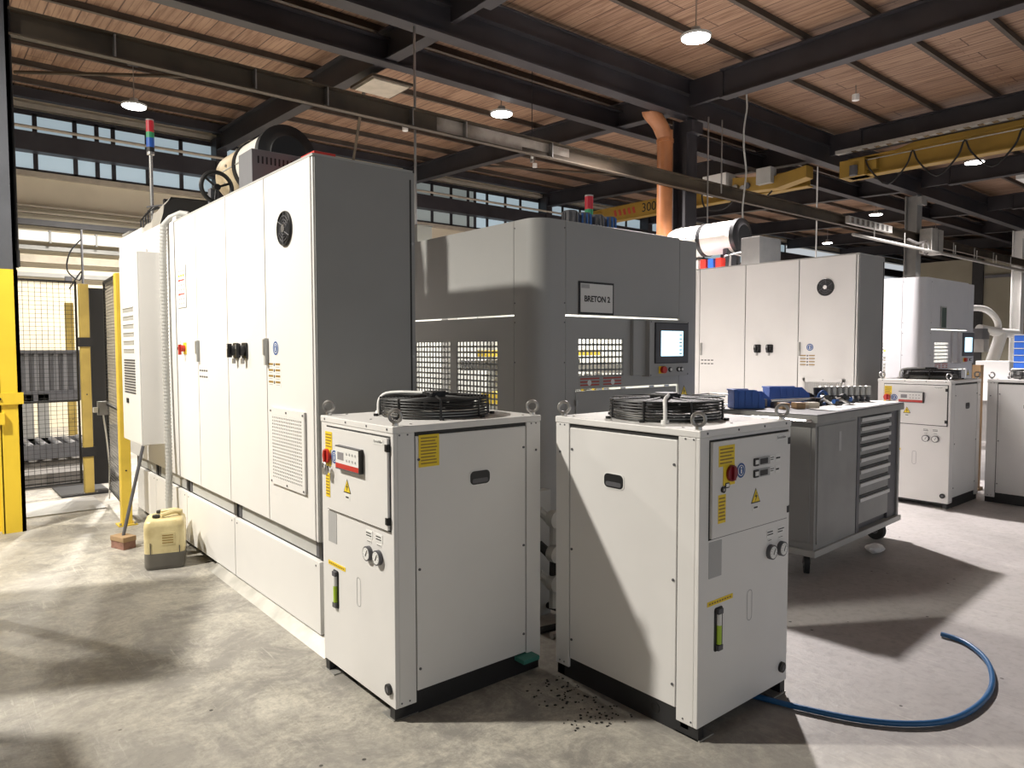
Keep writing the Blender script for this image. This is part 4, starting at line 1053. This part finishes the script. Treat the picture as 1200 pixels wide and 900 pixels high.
def pallet_rack(label, loc, rz, w, d, h, levels):
    R = thing('storage_rack', label, 'rack', loc, rz, 'loaded storage racks')
    m = MB()
    for x in (0, w - .06):
        for y in (0, d - .06): m.box(x, x + .06, y, y + .06, 0, h, 'column_grey')
    m.build('uprights', R)
    for z in levels:
        m = MB(); m.box(0, w, 0, d, z, z + .05, 'column_grey'); m.build('shelf', R)
    return R
rk = pallet_rack('loaded storage rack standing left of the view, beside the walkway', (-1.29, 4.86, 0), math.radians(-24), 1.2, 1.05, 2.05, (.3, 1.2, 1.98))
random.seed(9)
for (x, y, z, a, b, c_) in ((.1, .1, .35, .9, .8, .7), (.1, .1, 1.25, .5, .4, .55), (.55, .6, 1.25, .5, .4, .5), (.1, .1, 2.03, .35, .8, .12)):
    m = MB(); m.box(x, x + a, y, y + b, z, z + c_, 'cardboard'); m.build('load_box', rk, bevel=.01)
rk2 = pallet_rack('low loaded rack nearer the camera, outside the view', (-1.75, 3.02, 0), 0, 1.3, 1.15, 1.95, (.3, 1.1, 1.9))
for (x, y, z, a, b, c_) in ((.1, .1, .35, 1.0, .9, .6), (.1, .1, 1.15, 1.1, .9, .65)):
    m = MB(); m.box(x, x + a, y, y + b, z, z + c_, 'cardboard'); m.build('load_box', rk2, bevel=.01)

# ------------------------------------------------------------------ building shell
ZC = 6.30
def struct_mb(m, name, label=None, **k): return struct(m.build(name, **k), label)
m = MB(); m.box(-14, 48, -9, 17.2, -.1, 0, 'floor'); struct_mb(m, 'floor', 'grey stained concrete hall floor')
def zc(y): return ZC if y < 7.8 else ZC + .035 * (y - 7.8)
m = MB(); vs = [(-14, -9, ZC), (48, -9, ZC), (48, 7.8, ZC), (-14, 7.8, ZC), (48, 17.3, zc(17.3)), (-14, 17.3, zc(17.3))]
vs += [(x, y, z + .08) for x, y, z in vs]
m.add(vs, [(0, 1, 2, 3), (3, 2, 4, 5), (6, 9, 8, 7), (9, 11, 10, 8), (0, 6, 7, 1), (5, 4, 10, 11), (0, 3, 9, 6), (3, 5, 11, 9), (1, 7, 8, 2), (2, 8, 10, 4)], 'ceiling')
struct_mb(m, 'ceiling', 'brown timber board ceiling')
# purlins
for i, y in enumerate([4.62 - 1.0 * k_ for k_ in range(1, 10)][::-1] + [4.62, 5.62, 6.62]):
    m = MB(); m.box(-14, 48, y - .022, y + .022, ZC - .10, ZC, 'purlin_paint'); m.box(-14, 48, y - .04, y + .022, ZC - .105, ZC - .098, 'purlin_paint')
    tag(struct_mb(m, 'roof_purlin'), 'dark roof purlin under the boards over the tool cart side', 'purlin', 'roof purlins over the tool cart side')
for i in range(1, 8):
    y = 8.50 + i * 1.08
    m = MB(); z = zc(y); m.box(-14, 48, y - .022, y + .022, z - .10, z, 'purlin_paint'); m.box(-14, 48, y - .04, y + .022, z - .105, z - .098, 'purlin_paint')
    tag(struct_mb(m, 'roof_purlin'), 'dark roof purlin under the boards over the tall cabinets side', 'purlin', 'roof purlins over the tall cabinets side')
# rafters
for i, x in enumerate([.5, 5.42, 10.4, 15.4, 20.3, 25.3, 30.2, 35.2, -4.5, -9.4]):
    m = MB(); ibeam_y(m, x, 8.0, 16.95, 5.70, 5.70 + .035 * 8.95, .20, .44, .018, 'steel_dark'); tag(struct_mb(m, 'roof_rafter'), 'dark steel rafter over the tall cabinets side', 'beam', 'steel rafters over the tall cabinets side')
    m = MB(); ibeam_y(m, x, -9, 7.02, 5.70, 5.70, .20, .46, .018, 'steel_dark'); m.box(x - .04, x + .04, 7.0, 7.67, 5.74, 6.16, 'steel_dark'); tag(struct_mb(m, 'roof_rafter'), 'dark steel rafter over the tool cart side', 'beam', 'steel rafters over the tool cart side')
# long beams along x
m = MB(); hbeam(m, (-14, 7.75, 5.56), (40, 7.75, 5.56), .22, .40, .02, 'steel_dark'); m.box(-14, 40, 7.68, 7.80, 5.96, 6.20, 'steel_dark'); m.box(-14, 40, 7.64, 7.84, 6.18, 6.20, 'steel_dark'); tag(struct_mb(m, 'long_beam'), 'heavy dark beam running over the columns across the hall', 'beam')
m = MB(); hbeam(m, (-14, 9.30, 5.70), (40, 9.30, 5.70), .20, .36, .02, 'steel_dark'); tag(struct_mb(m, 'long_beam'), 'dark beam running parallel behind the heavy beam', 'beam')
# cable rail between columns
m = MB(); m.box(.7, 30, 7.58, 7.60, 4.27, 4.50, 'rail_steel'); m.box(.7, 30, 7.50, 7.60, 4.27, 4.285, 'rail_steel'); m.box(.7, 30, 7.5, 7.6, 4.485, 4.50, 'rail_steel')
for x in (1.5, 2.8, 3.6, 4.7, 5.5, 7.0): m.box(x, x + .015, 7.5, 7.59, 4.28, 4.49, 'steel')
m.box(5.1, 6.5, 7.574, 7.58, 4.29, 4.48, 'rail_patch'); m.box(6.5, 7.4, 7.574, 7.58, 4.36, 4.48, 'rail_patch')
tag(m.build('cable_rail'), 'rusty brown channel rail spanning between the columns at mid height', 'rail')
# columns
def column(label, x, mat='steel_dark', w=.30):
    R = thing('steel_column', label, 'column', (x, 7.85, 0), 0, None)
    m = MB(); m.box(-w / 2, w / 2, -.15, -.13, 0, 5.56, mat); m.box(-w / 2, w / 2, .13, .15, 0, 5.56, mat); m.box(-.01, .01, -.13, .13, 0, 5.56, mat); m.build('shaft', R)
    m = MB(); m.box(-w * .7, w * .7, -.2, .2, 0, .02, mat); m.build('base_plate', R)
    m = MB(); m.box(-w / 2 - .01, w / 2 + .01, -.26, -.15, 5.3, 5.5, mat); m.build('bracket', R)
    return R
column('black steel column directly beside the brown pipe', 10.50)
c3 = column('grey steel column carrying a metal box, beyond the further control cabinet', 20.3, 'grey_paint', .32)
column('white painted column at the picture edge beyond the machines', 29.15, 'white_plastic', .40)
R = thing('brown_pipe', 'copper brown downpipe with bend rising in front of the black column', 'pipe', (10.02, 7.92, 0))
m = MB(); m.tube(smooth_pts([(0.02, 0, 2.0), (.02, 0, 5.05), (.0, 0, 5.22), (-.12, .02, 5.42), (-.30, .05, 5.56), (-.33, .05, 5.60)], 3), .135, 'copper_paint', 24); m.build('pipe_run', R, smooth=True)
for z in (5.12, 4.5):
    m = MB(); m.cyl((.02, 0, z), (.02, 0, z + .05), .15, 'copper_paint', 24); m.build('socket_joint', R)
m = MB(); m.cyl((.02, 0, 0), (.02, 0, 2.0), .135, 'copper_paint', 24); m.build('lower_run', R, smooth=True)
R = thing('junction_box', 'grey metal junction box with conduit coil on the grey column', 'junction box', (19.75, 7.3, 3.98))
m = MB(); m.box(.0, .75, -.12, .18, 0, .62, 'zinc'); m.build('casing', R, bevel=.01)
m = MB(); m.box(.40, .41, -.125, -.119, 0, .62, 'seam'); m.build('seam', R)
m = MB(); m.ring((-.35, -.1, .1), .17, .03, 'steel', 'y', 24, 8); m.tube([(-1.4, -.1, .2), (-.8, -.1, .15), (-.35, -.1, .25)], .03, 'steel', 8); m.build('conduit_coil', R, smooth=True)
for i, (z, x0, lb) in enumerate(((4.02, 15.3, 'lower thin pale pipe running past the grey column'), (4.12, 20.7, 'upper thin pale pipe starting at the junction box'))):
    yy = 7.35 if i else 7.1
    m = MB(); m.cyl((x0, yy, z - .04), (31, yy, z - .04), .035, 'zinc', 10); 
    for q in range(6): m.cyl((x0 + 1 + q * 1.6, yy, z - .04), (x0 + 1 + q * 1.6, yy, z + (.30 if i else .25)), .012, 'zinc', 6)
    tag(m.build('thin_pipe', smooth=True), lb, 'pipe', 'thin pipes by the grey column')
m = MB(); m.box(0, 2.2, -.04, .04, 0, .16, 'zinc'); 
for i in range(8): m.box(.1 + i * .25, .22 + i * .25, -.05, -.04, .02, .14, 'steel_bright')
tag(m.build('insulated_duct', None, (15.7, 7.42, 4.30)), 'shiny foil-wrapped duct piece on the rail above the further cabinet', 'duct')
# rods and hanging cables
def rod(label, x, y, z0, z1, r=.012, mat='steel', name='hanging_rod', wob=0):
    m = MB()
    if wob: m.tube(smooth_pts([(x + wob * math.sin(q * 1.9), y, z1 - (z1 - z0) * q / 7) for q in range(8)]), r, mat, 6)
    else: m.cyl((x, y, z0), (x, y, z1), r, mat, 8)
    return tag(m.build(name, smooth=True), label, 'rod' if not wob else 'cable')
rod('long thin steel rod hanging from the heavy beam down behind the first cabinet', 4.87, 7.72, 2.3, 5.56, .016)
rod('thin rod hanging from the heavy beam in front of the black column', 10.62, 7.45, 3.2, 5.56, .014)
rod('short thin rod hanging from the heavy beam near the hoist', 10.95, 7.40, 4.3, 5.56, .012)
rod('wavy grey cable hanging from the rafter end down to the white drum', 11.35, 7.2, 3.6, 6.2, .016, 'mid_grey', 'hanging_cable', .05)
rod('thin pale cord dropping to the roof of the further cabinet', 15.1, 7.8, 3.0, 5.5, .016, 'label_white', 'hanging_cable')
R = thing('pull_hook', 'small white hook block hanging on a thin rod over the tall cabinets', 'hook', (6.97, 7.9, 4.45))
m = MB(); m.cyl((0, 0, .1), (0, 0, 1.2), .006, 'black', 6); m.build('rod', R)
m = MB(); m.cyl((0, 0, -.12), (0, 0, .1), .02, 'white_plastic', 10); m.cyl((0, 0, .1), (0, 0, .14), .03, 'steel', 10); m.cyl((0, 0, -.16), (0, 0, -.12), .03, 'steel', 10); m.build('block', R, smooth=True)
# bracing rods under roof
for (p, q, lb) in (((1.45, 14.9, 6.28), (5.3, 11.6, 6.12), 'thin brown diagonal brace under the boards near the lit wall'), ((5.6, 10.2, 6.1), (7.6, 14.6, 5.75), 'thin diagonal brace rod dropping behind the first cabinet'), ((10.6, 15.0, 6.25), (15.2, 12.3, 6.1), 'thin diagonal brace under the boards over the grey machine')):
    m = MB(); m.tube([p, q], .03, 'rail_steel', 8); tag(m.build('diagonal_brace', smooth=True), lb, 'brace')
# small sensors
for x, y, lb in ((7.9, 12.9, 'small white sensor hanging under the boards over the grey machine'), (12.0, 13.5, 'small white sensor under the boards beyond the grey machine'), (12.7, 5.9, 'small white sensor on a purlin over the tool cart')):
    z = zc(y) - .16
    R = thing('ceiling_sensor', lb, 'sensor', (x, y, z), 0, 'ceiling sensors')
    m = MB(); m.cyl((0, 0, -.16), (0, 0, 0), .008, 'steel', 6); m.build('stem', R)
    m = MB(); m.cyl((0, 0, -.26), (0, 0, -.16), .06, 'white_plastic', 16); m.build('head', R, smooth=True)

# cable tray on rafter
R = thing('cable_tray', 'pale galvanised cable tray running along under the rafter above the yellow crane', 'cable tray', (15.2, 0, 5.66))
m = MB(); m.box(-.14, .0, -2, 7.4, 0, .03, 'zinc'); m.box(-.145, -.14, -2, 7.4, 0, .07, 'zinc')
for i in range(40): m.box(-.15, .0, -2 + i * .23, -1.9 + i * .23, -.006, .0, 'steel_bright')
m.build('tray', R)

# ------------------------------------------------------------------ cranes
def crane(label, x, y0, y1, z0, name='bridge_crane'):
    R = thing(name, label, 'crane', (x, y0, z0), 0, 'yellow bridge cranes')
    Ln = y1 - y0
    m = MB(); m.box(-.012, .012, 0, Ln, .03, .40, 'crane_yellow'); m.box(-.13, .13, 0, Ln, 0, .03, 'crane_yellow'); m.box(-.13, .13, 0, Ln, .37, .40, 'crane_yellow'); m.build('girder', R)
    return R
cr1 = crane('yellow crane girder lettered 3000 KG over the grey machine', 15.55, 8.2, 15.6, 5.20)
text('3000', 'lettering', cr1, .34, (-.14, 4.40, .205), (PI / 2, 0, -PI / 2), 'ink', depth=.002)
text('KG', 'lettering', cr1, .20, (-.14, 3.74, .19), (PI / 2, 0, -PI / 2), 'ink', depth=.002)
m = MB(); m.box(-.136, -.013, 3.2, 6.2, .035, .365, 'crane_yellow'); m.build('name_plate', cr1)
m = MB()
for i in range(5): m.prism([(4.95 + i * .17, .12), (5.03 + i * .17, .12), (5.08 + i * .17, .28), (5.0 + i * .17, .30)], 'x', -.142, -.134, 'ink_red')
m.build('maker_mark', cr1)
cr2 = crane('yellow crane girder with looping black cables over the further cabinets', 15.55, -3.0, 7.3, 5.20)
m = MB(); m.prism([(0.0, .40), (9.4, .40), (9.0, .49), (0.0, .49)], 'x', -.10, .10, 'crane_yellow'); m.build('stiffener', cr2)
m = MB(); m.tube([(-.17, 0.5, .33), (-.17, 10.0, .30)], .012, 'steel', 6); m.build('cable_wire', cr2)
fp = []
for q in range(9):
    ya = 9.9 - q * .92
    fp += [(-.2, ya, .30), (-.2, ya - .12, .05), (-.2, ya - .46, -.28), (-.2, ya - .80, .02)]
m = MB(); m.tube(smooth_pts(fp, 4), .018, 'rubber', 6); m.build('festoon_cable', cr2, smooth=True)
m = MB(); m.box(-.25, .25, 9.9, 10.42, .0, .35, 'crane_yellow'); m.box(-.15, .15, 9.7, 9.95, .1, .33, 'crane_yellow'); m.cyl((-.3, 10.1, .0), (-.3, 10.1, .2), .08, 'dark_grey', 14); m.build('end_carriage', cr2)
m = MB(); m.box(-.1, .1, 2.6, 3.6, -.16, .0, 'label_white'); m.build('light_box', cr2)
hz_ = thing('chain_hoist', 'yellow chain hoist with white box and cables hanging beside the black column', 'hoist', (14.95, 9.5, 5.15), -PI / 2)
m = MB(); m.prism([(-.2, .05), (.9, -.02), (1.6, .1), (1.6, .35), (.9, .25), (-.2, .4)], 'y', -.15, .15, 'crane_yellow'); m.build('hoist_frame', hz_)
m = MB(); m.box(-1.0, -.35, -.2, .2, .12, .56, 'white_plastic'); m.build('motor_cover', hz_, bevel=.01)
m = MB()
for q in range(6): m.cyl((-.3 + q * .1, -.22, .05 + .05 * (q % 3)), (-.3 + q * .1, .2, .05 + .05 * (q % 3)), .07, 'dark_grey' if q % 2 else 'steel', 12)
m.build('gear_drum', hz_, smooth=True)
m = MB(); m.box(.5, .85, -.3, -.05, .1, .45, 'mid_grey'); m.build('control_box', hz_)
m = MB(); m.tube(smooth_pts([(-.8, -.25, .3), (-.95, -.28, .1), (-.8, -.3, -.25), (-.3, -.3, -.3), (.1, -.3, -.05), (.5, -.3, -.35), (.9, -.3, -.1)]), .02, 'rubber', 6); m.build('hanging_cables', hz_, smooth=True)
# runway beam bits and white ceiling light boxes
for x, y, lb in ((21.5, 5.6, 'unlit white box lamp under the boards beyond the yellow crane'), (17.9, 3.9, 'unlit white box lamp close to the crane girder')):
    m = MB(); m.box(-.6, .6, -.15, .15, -.2, 0, 'label_white'); tag(m.build('box_lamp', None, (x, y, 5.9), bevel=.01), lb, 'lamp', 'unlit box lamps')
m = MB(); m.box(-.35, .35, -.35, .35, 0, .04, 'rail_steel'); m.box(-.3, .3, -.3, .3, -.02, 0, 'duct_brown'); tag(m.build('hanging_tray', None, (5.65, 9.9, 5.60)), 'rusty square frame hanging under the rafter behind the parallel beam', 'frame')

# ------------------------------------------------------------------ back wall with window bands
WY = 17.0
m = MB(); m.box(-14, 48, WY + .05, WY + .2, 0, 5.08, 'wall_beige'); m.box(-14, 48, WY + .05, WY + .2, 6.2, 6.75, 'wall_beige')
struct_mb(m, 'wall_back', 'cream panel wall under the window band')
m = MB(); m.box(-14, 48, WY - .06, WY + .05, 4.98, 5.08, 'duct_brown'); struct_mb(m, 'trim_1', 'brown sill below the window band')
m = MB(); m.box(-14, 48, WY - .32, WY - .05, 5.42, 5.78, 'steel_dark'); struct_mb(m, 'trim_2', 'dark steel girt across the windows')
m = MB(); m.box(-14, 48, WY - .45, WY - .3, 6.38, 6.56, 'steel_dark'); m.box(-14, 48, WY - .02, WY + .05, 6.30, 6.40, 'duct_brown'); m.box(-14, 48, WY - .05, WY + .05, 6.2, 6.25, 'steel_dark'); struct_mb(m, 'trim_3', 'strip above the window band')
bays = [(.55, 5.36, [1.95, 2.63, 3.02, 3.32, 3.97, 4.65]), (5.5, 10.3, [6.2, 6.9, 7.6, 8.2, 8.9, 9.6]), (10.5, 15.3, [11.25, 11.9, 12.5, 12.75, 13.2, 13.9, 14.5]), (15.5, 20.2, [16.3, 17.1, 17.9, 18.7, 19.4]), (20.4, 25.2, [21.2, 22.8, 24.0]), (25.4, 30.1, [26.5, 28, 29])]
for wi, (a, b, mu) in enumerate(bays):
    R = bpy.data.objects.new('window_%d' % (wi + 1), None); COL.objects.link(R); R['kind'] = 'structure'; R['label'] = 'band of frosted panes high on the cream wall'; R.location = (a, WY, 5.08)
    m = MB(); h = 1.12; w = b - a
    for z in (0, .50, 1.08): m.box(0, w, -.03, .03, z, z + .05, 'steel_dark')
    xs = [0] + [q - a for q in mu] + [w]
    for q in xs: m.box(q - .04, q + .04, -.03, .03, 0, h, 'steel_dark')
    m.build('window_frame', R)
    for i in range(len(xs) - 1):
        for z0, z1 in ((.04, .52), (.54, 1.09)):
            m = MB(); m.box(xs[i] + .04, xs[i + 1] - .04, 0, .01, z0, z1, 'window_pane' if wi != 2 or i > 3 else 'window_pane_dim'); m.build('pane', R)
for x in (.5, 5.42, 10.4, 15.4, 20.3, 25.3):
    m = MB(); m.box(x - .12, x + .12, WY - .36, WY + .04, 0 if x > 1 else 0, 6.3, 'steel_dark'); tag(struct_mb(m, 'wall_post'), 'dark steel post against the cream wall', 'column', 'wall posts')
m = MB(); m.tube([(-3, WY - .40, 5.84), (18.3, WY - .40, 5.84)], .03, 'duct_brown', 8)
tag(m.build('window_pipe'), 'thin tan pipe running across the window bands', 'pipe')
# rails and light strip on the lower wall
for z, h, mt, lb, nm in ((4.38, .03, 'duct_brown', 'upper thin tan rail on the cream wall', 'wall_rail'), (4.26, .025, 'duct_brown', 'second thin tan rail on the cream wall', 'wall_rail'), (4.03, .11, 'dark_grey', 'dark wall rail above the pale light strip', 'wall_rail'), (3.55, .08, 'grey_paint', 'grey wall rail right below the pale light strip', 'wall_rail'), (3.30, .14, 'duct_brown', 'broad brown wall rail below the grey one', 'wall_rail'), (3.02, .08, 'grey_paint', 'lowest grey rail on the cream wall', 'wall_rail')):
    m = MB(); m.box(-3, 5.3, WY - .10, WY + .05, z, z + h, mt); tag(m.build(nm), lb, 'rail', 'rails on the cream wall')
R = thing('light_strip', 'pale horizontal lamp strip with clamps on the cream wall', 'light strip', (-3, WY - .2, 3.70))
m = MB(); m.box(0, 8.2, -.05, .05, 0, .2, 'white_plastic'); m.build('casing', R, bevel=.02)
for i in range(10):
    m = MB(); m.box(.3 + i * .8, .34 + i * .8, -.07, .07, -.02, .22, 'grey_paint'); m.build('clamp', R)
R = thing('camera_bracket', 'thin black pole with looped cable hanging before the cream wall', 'pole', (2.22, 14.0, 0))
m = MB(); m.cyl((0, 0, 0), (0, 0, 3.6), .018, 'dark_grey', 8); m.build('pole', R)
m = MB(); m.tube(smooth_pts([(0, 0, 3.45), (-.18, 0, 3.2), (-.22, 0, 2.9), (-.05, 0, 2.75), (-.02, 0, 2.9), (-.2, 0, 2.6)]), .012, 'black', 6); m.build('looped_cable', R, smooth=True)
m = MB(); m.box(-.26, -.16, -.04, .04, 2.72, 2.80, 'dark_grey'); m.build('camera_head', R)

# end wall far right
EX = 34.0
m = MB(); m.box(EX, EX + .2, -9, 12.9, 0, 5.27, 'wall_block'); m.box(EX, EX + .2, 12.9, 13.4, 0, 4.8, 'wall_block'); m.box(EX, EX + .2, 13.4, 15.5, 0, 4.4, 'wall_block'); struct_mb(m, 'wall_right', 'beige block partition wall at the far end of the hall')
m = MB(); m.box(EX - .12, EX, 10.35, 10.75, 0, 5.2, 'black_steel'); struct_mb(m, 'trim_4', 'black post on the partition wall')
m = MB(); m.box(EX - .10, EX, -9, 10.3, 4.42, 4.54, 'dark_grey'); m.box(EX - .06, EX, 8.55, 8.65, 0, 4.2, 'dark_grey'); m.box(EX - .06, EX, 5, 8.65, 4.1, 4.2, 'dark_grey'); struct_mb(m, 'trim_5', 'dark rail and door frame on the partition wall')
m = MB(); m.box(-14, -13.8, -9, 17, 0, 6.6, 'wall_beige'); struct_mb(m, 'wall_left', 'cream end wall')
m = MB(); m.box(47.8, 48, -9, 17, 0, 6.6, 'dark_grey'); struct_mb(m, 'wall_far', 'dark end wall of the hall behind the partition')
# far machines at right edge
R = thing('robot_arm', 'white robot arm with curved hose beyond the further stone machine', 'robot', (16.0, 4.75, 0))
m = MB(); m.cyl((0, 0, 0), (0, 0, 1.1), .22, 'white_plastic', 20); m.build('pedestal', R, smooth=True)
m = MB(); m.tube([(0, 0, 1.1), (.25, -.05, 1.55), (.35, -.1, 1.85)], .11, 'white_plastic', 14); m.build('lower_arm', R, smooth=True)
m = MB(); m.tube([(-.25, .1, 1.95), (.35, -.1, 1.88), (.75, -.25, 1.86)], .085, 'white_plastic', 14); m.build('fore_arm', R, smooth=True)
m = MB(); m.tube(smooth_pts([(-.4, .3, 2.35), (-.05, .1, 2.34), (.25, 0, 2.2), (.33, -.05, 2.0), (.2, .0, 1.85)]), .06, 'white_plastic', 10); m.build('curved_hose', R, smooth=True)
m = MB(); m.box(-.45, -.05, -.02, .3, 1.75, 1.95, 'dark_grey'); m.box(-.3, 0, 0, .3, 1.5, 1.75, 'steel'); m.build('gripper', R)
R = thing('yellow_workstation', 'low white and yellow workstation in front of the robot arm', 'workstation', (14.4, 4.05, 0))
m = MB(); m.box(-.6, 1.2, -.5, .5, .7, 1.0, 'white_plastic'); m.box(-.5, -.4, -.4, .4, 0, .7, 'steel'); m.box(1.0, 1.1, -.4, .4, 0, .7, 'steel'); m.build('bench', R)
m = MB(); m.box(.55, 1.0, -.4, -.1, 1.0, 1.32, 'yellow'); m.build('yellow_guard', R, bevel=.01)
m = MB(); m.box(-.4, .2, -.2, .3, 1.0, 1.36, 'white_plastic'); m.build('white_cover', R, bevel=.01)
m = MB()
for q in range(6): m.cyl((-.5 + q * .28, -.45, 1.02), (-.5 + q * .28, -.2, 1.06), .05, 'dark_grey', 10)
m.build('fittings', R)
m = MB(); m.box(-.5, .5, -.3, .3, 0, 1.28, 'white_plastic'); tag(m.build('white_cupboard', None, (13.0, 3.12, 0), bevel=.01), 'plain white cupboard under the blue trays at the picture edge', 'cupboard')
for i in range(5):
    m = MB(); m.box(-.3, .3, -.25, .25, 0, .10, 'lens_blue'); m.box(-.31, .31, -.26, .26, .085, .098, 'mid_grey'); tag(m.build('blue_tray', None, (12.95, 3.18, 1.281 + i * .101), bevel=.004), ('bottom', 'second lowest', 'middle', 'second highest', 'top')[i] + ' blue tray of the stack on the white cupboard', 'tray', 'stack of blue trays')
m = MB(); m.box(-.05, .05, -.04, .04, 0, 1.40, 'wood'); m.box(-.08, .08, -.06, .06, 0, .03, 'wood'); tag(m.build('wooden_post', None, (9.1, 2.80, 0)), 'brown wooden post standing in the gap between the two further chillers', 'post')
m = MB(); m.tube(smooth_pts([(9.0, 2.62, .75), (9.05, 2.66, .6), (8.95, 2.62, .45), (9.05, 2.66, .3), (8.98, 2.62, .05)]), .022, 'rubber', 8); tag(m.build('coolant_hose', smooth=True), 'wavy black hose hanging in the gap between the further chillers', 'hose')

# ------------------------------------------------------------------ lamps
def lamp(label, x, y, z, power, col, cone=124, blend=.3):
    R = thing('high_bay_lamp', label, 'lamp', (x, y, z), 0, 'round high-bay lamps')
    m = MB(); m.lathe([(0, .0), (.19, .0), (.20, .03), (.15, .05), (.07, .07), (.06, .13), (0, .14)], (0, 0, 0), 'mid_grey', 'z', 28); m.build('housing', R, smooth=True)
    m = MB(); m.lathe([(0, -.03), (.1, -.026), (.175, -.012), (.18, .0)], (0, 0, 0), 'lamp_lens', 'z', 28); m.build('lens', R, smooth=True)
    zt = zc(y) - .16 - z
    m = MB(); m.cyl((0, 0, .14), (0, 0, max(zt, .2)), .008, 'steel', 8); m.box(-.08, .08, -.03, .03, max(zt, .2) - .03, max(zt, .2), 'dark_grey'); m.build('suspension', R)
    ld = bpy.data.lights.new('lamp_light', 'SPOT'); ld.energy = power; ld.color = col; ld.spot_size = math.radians(cone); ld.spot_blend = blend; ld.shadow_soft_size = .13
    lo = bpy.data.objects.new('light', ld); COL.objects.link(lo); lo.parent = R; lo.location = (0, 0, -.17)
W_ = (1.0, .945, .85); N_ = (1.0, .93, .91)
lamp('round lamp brightest, above the tool cart side near the rafter', 7.9, 5.75, 5.60, 3000, N_)
lamp('round lamp over the grey machine near the parallel beam', 7.9, 9.75, 5.62, 1700, N_, 150, .6)
lamp('round lamp over the signal tower near the window wall', 2.95, 13.4, 5.64, 2600, W_, 150, .6)
lamp('round lamp half hidden behind the brown pipe', 12.9, 10.0, 5.66, 1500, N_)
lamp('round lamp under the crane, left of the grey column', 22.8, 9.9, 5.66, 1500, N_)
lamp('round lamp furthest away, over the further cabinet roof', 27.8, 13.9, 5.70, 1500, N_)
lamp('round lamp beyond the grey column near its junction box', 27.8, 10.0, 5.66, 1500, N_)
lamp('round lamp outside the picture beside the tall cabinets', -2.1, 5.6, 5.65, 2350, W_, 154, .6)
lamp('round lamp outside the picture near the window wall', -2.1, 9.8, 5.65, 1150, W_, 156, .6)
lamp('added round lamp over the machine row beyond the crane', 17.9, 5.7, 5.62, 1500, N_)  # lit lamp added here, none shines at this spot

# ------------------------------------------------------------------ world, camera
w = bpy.data.worlds.new('World'); sc.world = w; w.use_nodes = True
bg = w.node_tree.nodes['Background']; bg.inputs['Color'].default_value = (.90, .95, 1.0, 1); bg.inputs['Strength'].default_value = .56
cam = bpy.data.cameras.new('Camera'); co = bpy.data.objects.new('Camera', cam); COL.objects.link(co); sc.camera = co
cam.sensor_width = 36; cam.lens = 838.3 / 1200 * 36; cam.clip_end = 200
co.location = (0, 0, 1.6); co.rotation_euler = (math.radians(90 - 2.9), math.radians(.1), math.radians(50.19 - 90))
sc.view_settings.view_transform = 'Standard'; sc.view_settings.look = 'None'; sc.view_settings.exposure = 0; sc.view_settings.gamma = 1
sc.view_settings.use_curve_mapping = False
